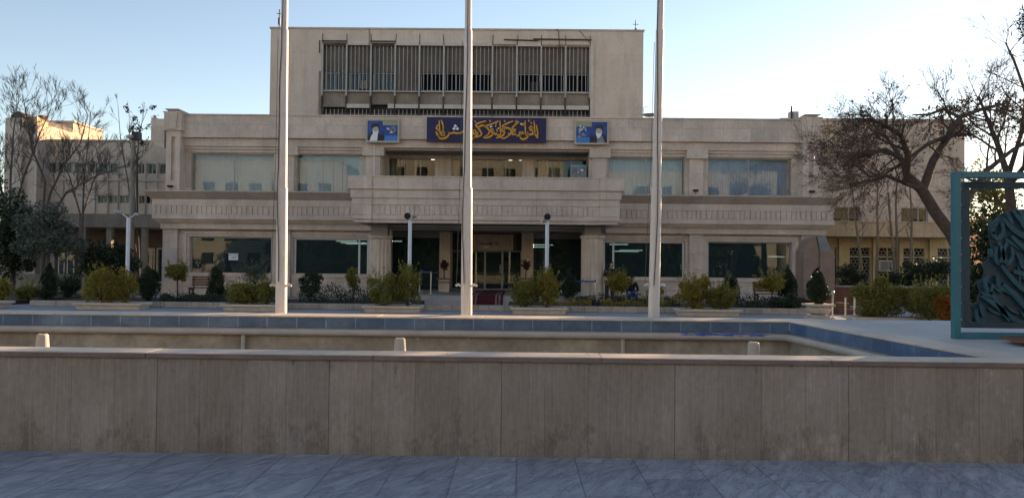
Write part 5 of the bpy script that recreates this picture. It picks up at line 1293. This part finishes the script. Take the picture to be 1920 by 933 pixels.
bare(20,36,[[(18,420,0),(20,330,0),(25,250,0),(32,195,0)],[(18,430,0),(0,340,0),(-20,240,0)],[(20,420,0),(45,330,.5),(75,250,.5),(95,205,.5)]],'thin bare tree with upright twigs at the left edge',102,.075,4,1.15,13)
bare(150,43,[[(155,400,0),(158,330,0),(165,270,0),(170,210,0)],[(152,410,0),(175,340,0),(200,290,.5)],[(150,400,0),(130,330,0),(110,290,0)]],'slender bare tree against the annex windows',103,.07,4,1.0,11)
bare(262,45,[[(240,340,0),(226,260,0),(221,195,0)],[(250,330,0),(262,260,0),(268,215,0)],[(255,330,0),(243,260,0),(242,212,0)]],'tall whip like sapling rising over the annex roof',104,.05,3,.6,4,0,up=.14)
bare(258,44,[[(256,300,0),(250,245,0),(243,215,0)],[(258,300,0),(262,240,0),(277,205,0)],[(258,300,0),(260,250,0),(282,232,0)]],'thin tree with few dark leaf clusters above the annex roof',105,.04,3,.45,4,380,up=.06)
# saplings right
for i, (pts, lab) in enumerate((([(1620,524),(1612,470),(1605,420),(1597,346)],'thin pale sapling leaning left nearest the main building'),([(1643,516),(1646,450),(1645,400),(1645,342)],'straight pale sapling second from the main building'),([(1680,528),(1674,460),(1668,400),(1664,338)],'forked pale sapling in front of the window air conditioner'),([(1678,528),(1682,450),(1680,390),(1681,340)],'thin pale sapling crossing the forked one'),([(1701,524),(1708,470),(1710,410),(1706,350)],'thickest pale sapling nearest the leaning tree'))):
    D = 35+.25*i; p = at(*pts[0],D); t = thing('sapling', (p.x,D,.55), lab, 'sapling', 'pale saplings by the side building'); rg = random.Random(200+i); b = MB()
    q = [Vector((p.x,D,.53))]+[at(a,c,D) for a,c in pts[1:]]
    limb(b,q,.075,.03,rg,5,.9,2,3,frm=.4,up=.1,jit=.14,kids=(2,3),spread=.55,seg=4,minr=.006)
    b.build('trunk', M['barkpale'], t)
# ------------------------------------------------------------------ people
def skin(name, verts, edges, radii, m, parent, sub=2, root=0):
    me = bpy.data.meshes.new(name); o0 = W[parent.name]
    me.from_pydata([tuple(Vector(v)-o0) for v in verts], edges, []); o = bpy.data.objects.new(name, me); COL.objects.link(o)
    s = o.modifiers.new('skin','SKIN'); s.use_smooth_shade = True
    for i, r in enumerate(radii):
        rr_ = r if hasattr(r,'__len__') else (r,r); me.skin_vertices[0].data[i].radius = rr_; me.skin_vertices[0].data[i].use_root = (i == root)
    u = o.modifiers.new('sub','SUBSURF'); u.levels = sub; u.render_levels = sub
    bpy.context.view_layer.update(); dg = bpy.context.evaluated_depsgraph_get()
    nm = bpy.data.meshes.new_from_object(o.evaluated_get(dg)); bpy.data.objects.remove(o)
    nm.materials.clear(); nm.materials.append(M[m]); nm.polygons.foreach_set('use_smooth',[True]*len(nm.polygons))
    r = bpy.data.objects.new(name, nm); COL.objects.link(r); r.parent = parent; W[r.name] = o0.copy(); return r
def person(J, face, lab, loc, top, legs, shoe, hairm='hair', mask=True, slv=.1):
    t = thing('person', loc, lab, 'person')
    nm = list(J); ix = {n:i for i,n in enumerate(nm)}
    rad = dict(pel=.13,spine=.12,chest=.14,neck=.055,jaw=.075,head=.095,crown=.07,shL=.06,shR=.06,elL=.042,elR=.042,wrL=.03,wrR=.03,haL=.035,haR=.035,hpL=.09,hpR=.09,knL=.062,knR=.062,anL=.042,anR=.042,toL=.035,toR=.035)
    E = [('pel','spine'),('spine','chest'),('chest','neck'),('neck','jaw'),('jaw','head'),('head','crown'),('chest','shL'),('shL','elL'),('elL','wrL'),('wrL','haL'),('chest','shR'),('shR','elR'),('elR','wrR'),('wrR','haR'),('pel','hpL'),('hpL','knL'),('knL','anL'),('anL','toL'),('pel','hpR'),('hpR','knR'),('knR','anR'),('anR','toR')]
    skin('body',[J[n] for n in nm],[(ix[a],ix[b]) for a,b in E],[rad[n] for n in nm],'skin',t,2,ix['pel'])
    def sub(name, ns, es, rs, m, root):
        i2 = {n:i for i,n in enumerate(ns)}; skin(name,[J[n] if n in J else X2[n] for n in ns],[(i2[a],i2[b]) for a,b in es],rs,m,t,2,i2[root])
    V = lambda n: Vector(J[n])
    X2 = {'fL':V('elL').lerp(V('wrL'),.1),'fR':V('elR').lerp(V('wrR'),.1),'fL':V('elL').lerp(V('wrL'),slv),'fR':V('elR').lerp(V('wrR'),slv),'nk':V('chest').lerp(V('neck'),.6)}
    sub('shirt',['pel','spine','chest','nk','shL','elL','fL','shR','elR','fR'],[('pel','spine'),('spine','chest'),('chest','nk'),('chest','shL'),('shL','elL'),('elL','fL'),('chest','shR'),('shR','elR'),('elR','fR')],[.165,.155,.175,.085,.085,.065,.062,.085,.065,.062],top,'pel')
    sub('trousers',['pel','hpL','knL','anL','hpR','knR','anR'],[('pel','hpL'),('hpL','knL'),('knL','anL'),('pel','hpR'),('hpR','knR'),('knR','anR')],[.15,.112,.085,.068,.112,.085,.068],legs,'pel')
    for s in 'LR':
        a, c = V('an'+s), V('to'+s); skin('shoe',[a+Vector((0,0,-.02)),a.lerp(c,.5),c],[(0,1),(1,2)],[.05,.05,.04],shoe,t,2)
    h = V('head'); fd = Vector(face).normalized(); sd = fd.cross(Vector((0,0,1))).normalized()
    skin('hair',[h-fd*.035+Vector((0,0,.0)),h-fd*.02+Vector((0,0,.06)),h+fd*.02+Vector((0,0,.085))],[(0,1),(1,2)],[.098,.10,.075],hairm,t,2)
    b = MB(); n = h+fd*.09-Vector((0,0,.01))
    b.tube([n+Vector((0,0,.025)),n+fd*.02-Vector((0,0,.02)),n-Vector((0,0,.03))],[.008,.014,.006],6); b.build('nose', M['skin'], t, smooth=True)
    b = MB()
    for s in (-1,1): e = h+fd*.088+sd*s*.034+Vector((0,0,.02)); b.lathe(e-Vector((0,0,.01)),[(.004,0),(.011,.006),(.012,.011),(.004,.019)],8)
    b.build('eyes', M['dark'], t)
    if mask: skin('face_mask',[h+fd*.055-Vector((0,0,.045)),h+fd*.05-Vector((0,0,.085))],[(0,1)],[.062,.05],'cblack',t,2)
    b = MB()
    for s in 'LR':
        w, hh = V('wr'+s), V('ha'+s); d = (hh-w).normalized(); q = d.cross(Vector((0,1,0))).normalized()
        for k, l in enumerate((.07,.08,.075,.055)):
            p0 = hh+q*(k-1.5)*.02; b.tube([p0,p0+d*l*.5,p0+d*l*.85+Vector((0,.02,0))],[.009,.0085,.007],6)
        b.tube([hh-d*.01-q*.03,hh+d*.03-q*.05],[.010,.008],6)
    b.build('fingers', M['skin'], t, smooth=True)
    return t
px = at(1143,500,32.2).x; y = 32.2
J = dict(pel=(px,y,.93),spine=(px+.01,y,1.12),chest=(px+.03,y,1.34),neck=(px+.06,y-.02,1.50),jaw=(px+.085,y-.03,1.57),head=(px+.09,y-.03,1.64),crown=(px+.09,y-.02,1.70),
 shL=(px+.20,y-.03,1.40),elL=(px+.23,y-.16,1.14),wrL=(px+.10,y-.34,1.06),haL=(px+.04,y-.40,1.04),shR=(px-.16,y+.02,1.40),elR=(px-.22,y-.04,1.13),wrR=(px-.10,y-.24,.98),haR=(px-.06,y-.30,.94),
 hpL=(px+.10,y,.86),knL=(px+.12,y-.03,.48),anL=(px+.12,y+.02,.09),toL=(px+.15,y-.13,.04),hpR=(px-.10,y,.86),knR=(px-.11,y-.02,.48),anR=(px-.12,y+.02,.09),toR=(px-.12,y-.14,.04))
person(J,(.5,-.8,-.2),'person in black shirt and black face mask standing beside the right column',(px,y,0),'cblack','cgrey','dark')
px = at(1184,540,32.6).x; y = 32.6
J = dict(pel=(px,y+.1,.45),spine=(px,y+.05,.62),chest=(px,y-.05,.80),neck=(px,y-.14,.93),jaw=(px,y-.19,.97),head=(px,y-.22,1.03),crown=(px,y-.22,1.09),
 shL=(px+.17,y-.08,.84),elL=(px+.24,y-.2,.62),wrL=(px+.16,y-.36,.48),haL=(px+.13,y-.42,.44),shR=(px-.17,y-.08,.84),elR=(px-.24,y-.2,.62),wrR=(px-.16,y-.36,.48),haR=(px-.13,y-.42,.44),
 hpL=(px+.10,y+.05,.42),knL=(px+.17,y-.32,.50),anL=(px+.16,y-.2,.09),toL=(px+.18,y-.34,.04),hpR=(px-.10,y+.05,.42),knR=(px-.17,y-.32,.50),anR=(px-.16,y-.2,.09),toR=(px-.18,y-.34,.04))
person(J,(0,-.9,-.35),'crouching person in dark jacket and blue trousers behind the bent small tree',(px,y,0),'cblack','cblue','dark',mask=False,slv=.9)
# ------------------------------------------------------------------ the street behind the camera (reflected in the glass), plus added shade blocks beside the frame
def block(name, x0, x1, y0, y1, h, lab, m='backwall'):
    o = thing(name, ((x0+x1)/2,y0,0), lab, 'building')
    op = []
    z = 1.2
    while z < h-2:
        x = x0+1.2
        while x < x1-2: op.append((x,x+1.7,z,z+1.5)); x += 3.1
        z += 3.1
    MB().wall(x0,x1,0,h,y1-.3,y1,op).box(x0,x0+.3,y0,y1-.302,0,h).box(x1-.3,x1,y0,y1-.302,0,h).box(x0,x1,y0-.3,y0,0,h).box(x0+.3,x1-.3,y0,y1-.302,h-.4,h-.1).build('wall', M[m], o)
    MB().box(x0+.3,x1-.3,y1-.6,y1-.45,0,h-.4).build('window_wall', M['screenback'], o)
    MB().box(x0-.2,x1+.2,y0-.3,y1+.15,h,h+.2).build('coping', M['ledge'], o)
block('apartment_block', -62,-24,-48,-30,15,'pale apartment block behind the camera to the left')
block('apartment_block', -22,6,-52,-33,19,'taller pale apartment block behind the camera')
block('apartment_block', 8,34,-48,-30,14,'pale apartment block behind the camera to the right')
block('apartment_block', 36,70,-50,-32,17,'pale apartment block behind the camera far right')
block('shade_block', 39,64,42,54,9.8,'unseen long block added on the right to cast shade','annexr')  # unseen building, added to shade the terrace and right coping
block('shade_block', 29.5,38.7,42,54,4.6,'unseen lower block added beside the long block, kept low to let sun through','annexr')  # unseen and added; its height lets sun reach the coping
for i, (x, y, h, w) in enumerate(((-26,-21,8,9),(-19,-20,8,9),(-13,-22,8,9),(-7,-20,7.5,9),(-1,-23,8,9),(5,-20,7,9),(11,-22,8,9),(17,-20,7.5,9),(24,-22,8,9),(-22,-26,8,9),(-10,-26,8,9),(-4,-27,8,9),(2,-27,8,9),(8,-26,8,9),(14,-26,8,9))):
    t = thing('street_tree', (x,y,0), 'dark street tree behind the camera', 'tree', 'street trees behind the camera')
    MB().tube([(x,y,0),(x,y,h*.6)],[.2,.1],8).build('trunk', M['bark'], t)
    leafmesh('crown', lumpy((x,y,h*.58),(w/2,w/2.6,h*.42),4000,300+i,16,.45), .6, 'lf_dark', t, 300+i)
t = thing('added_hedge', (0,-17.5,0), 'unseen dark hedge added behind the camera to block bright reflections', 'hedge')  # invented hedge, placed to dull warm reflections in the entrance glass
MB().tube([(-30,-17.5,.3),(30,-17.5,.3)],.05,6).build('stem', M['bark'], t)
leafmesh('foliage', lumpy((0,-17.5,.95),(32,.6,.98),26000,640,90,.6), .36, 'lf_dark', t, 641)
# ------------------------------------------------------------------ light
SUN_AZ, SUN_EL = R(43), R(10)
w = bpy.data.worlds.new('World'); S.world = w; w.use_nodes = True; nt = w.node_tree
sk = nt.nodes.new('ShaderNodeTexSky'); sk.sky_type = 'NISHITA'; sk.sun_disc = False; sk.sun_elevation = SUN_EL; sk.sun_rotation = SUN_AZ
sk.air_density = 1.0; sk.dust_density = .2; sk.ozone_density = 1.9; sk.altitude = 1100
nt.links.new(sk.outputs[0], nt.nodes['Background'].inputs['Color']); nt.nodes['Background'].inputs['Strength'].default_value = .12
sl = bpy.data.lights.new('sun', 'SUN'); sl.energy = 5.0; sl.angle = R(.53); sl.color = (1.0,.80,.55)
so = bpy.data.objects.new('sun', sl); COL.objects.link(so)
sd = Vector((math.sin(SUN_AZ)*math.cos(SUN_EL), math.cos(SUN_AZ)*math.cos(SUN_EL), math.sin(SUN_EL)))
so.rotation_euler = sd.to_track_quat('Z','Y').to_euler(); so.location = (20,20,30)
S.view_settings.view_transform = 'Standard'; S.view_settings.look = 'None'; S.view_settings.exposure = 1.40; S.view_settings.use_white_balance = True; S.view_settings.white_balance_temperature = 8400; S.view_settings.white_balance_tint = 19; S.view_settings.gamma = 1
S.cycles.max_bounces = 8; S.cycles.transparent_max_bounces = 12; S.cycles.sample_clamp_indirect = 4
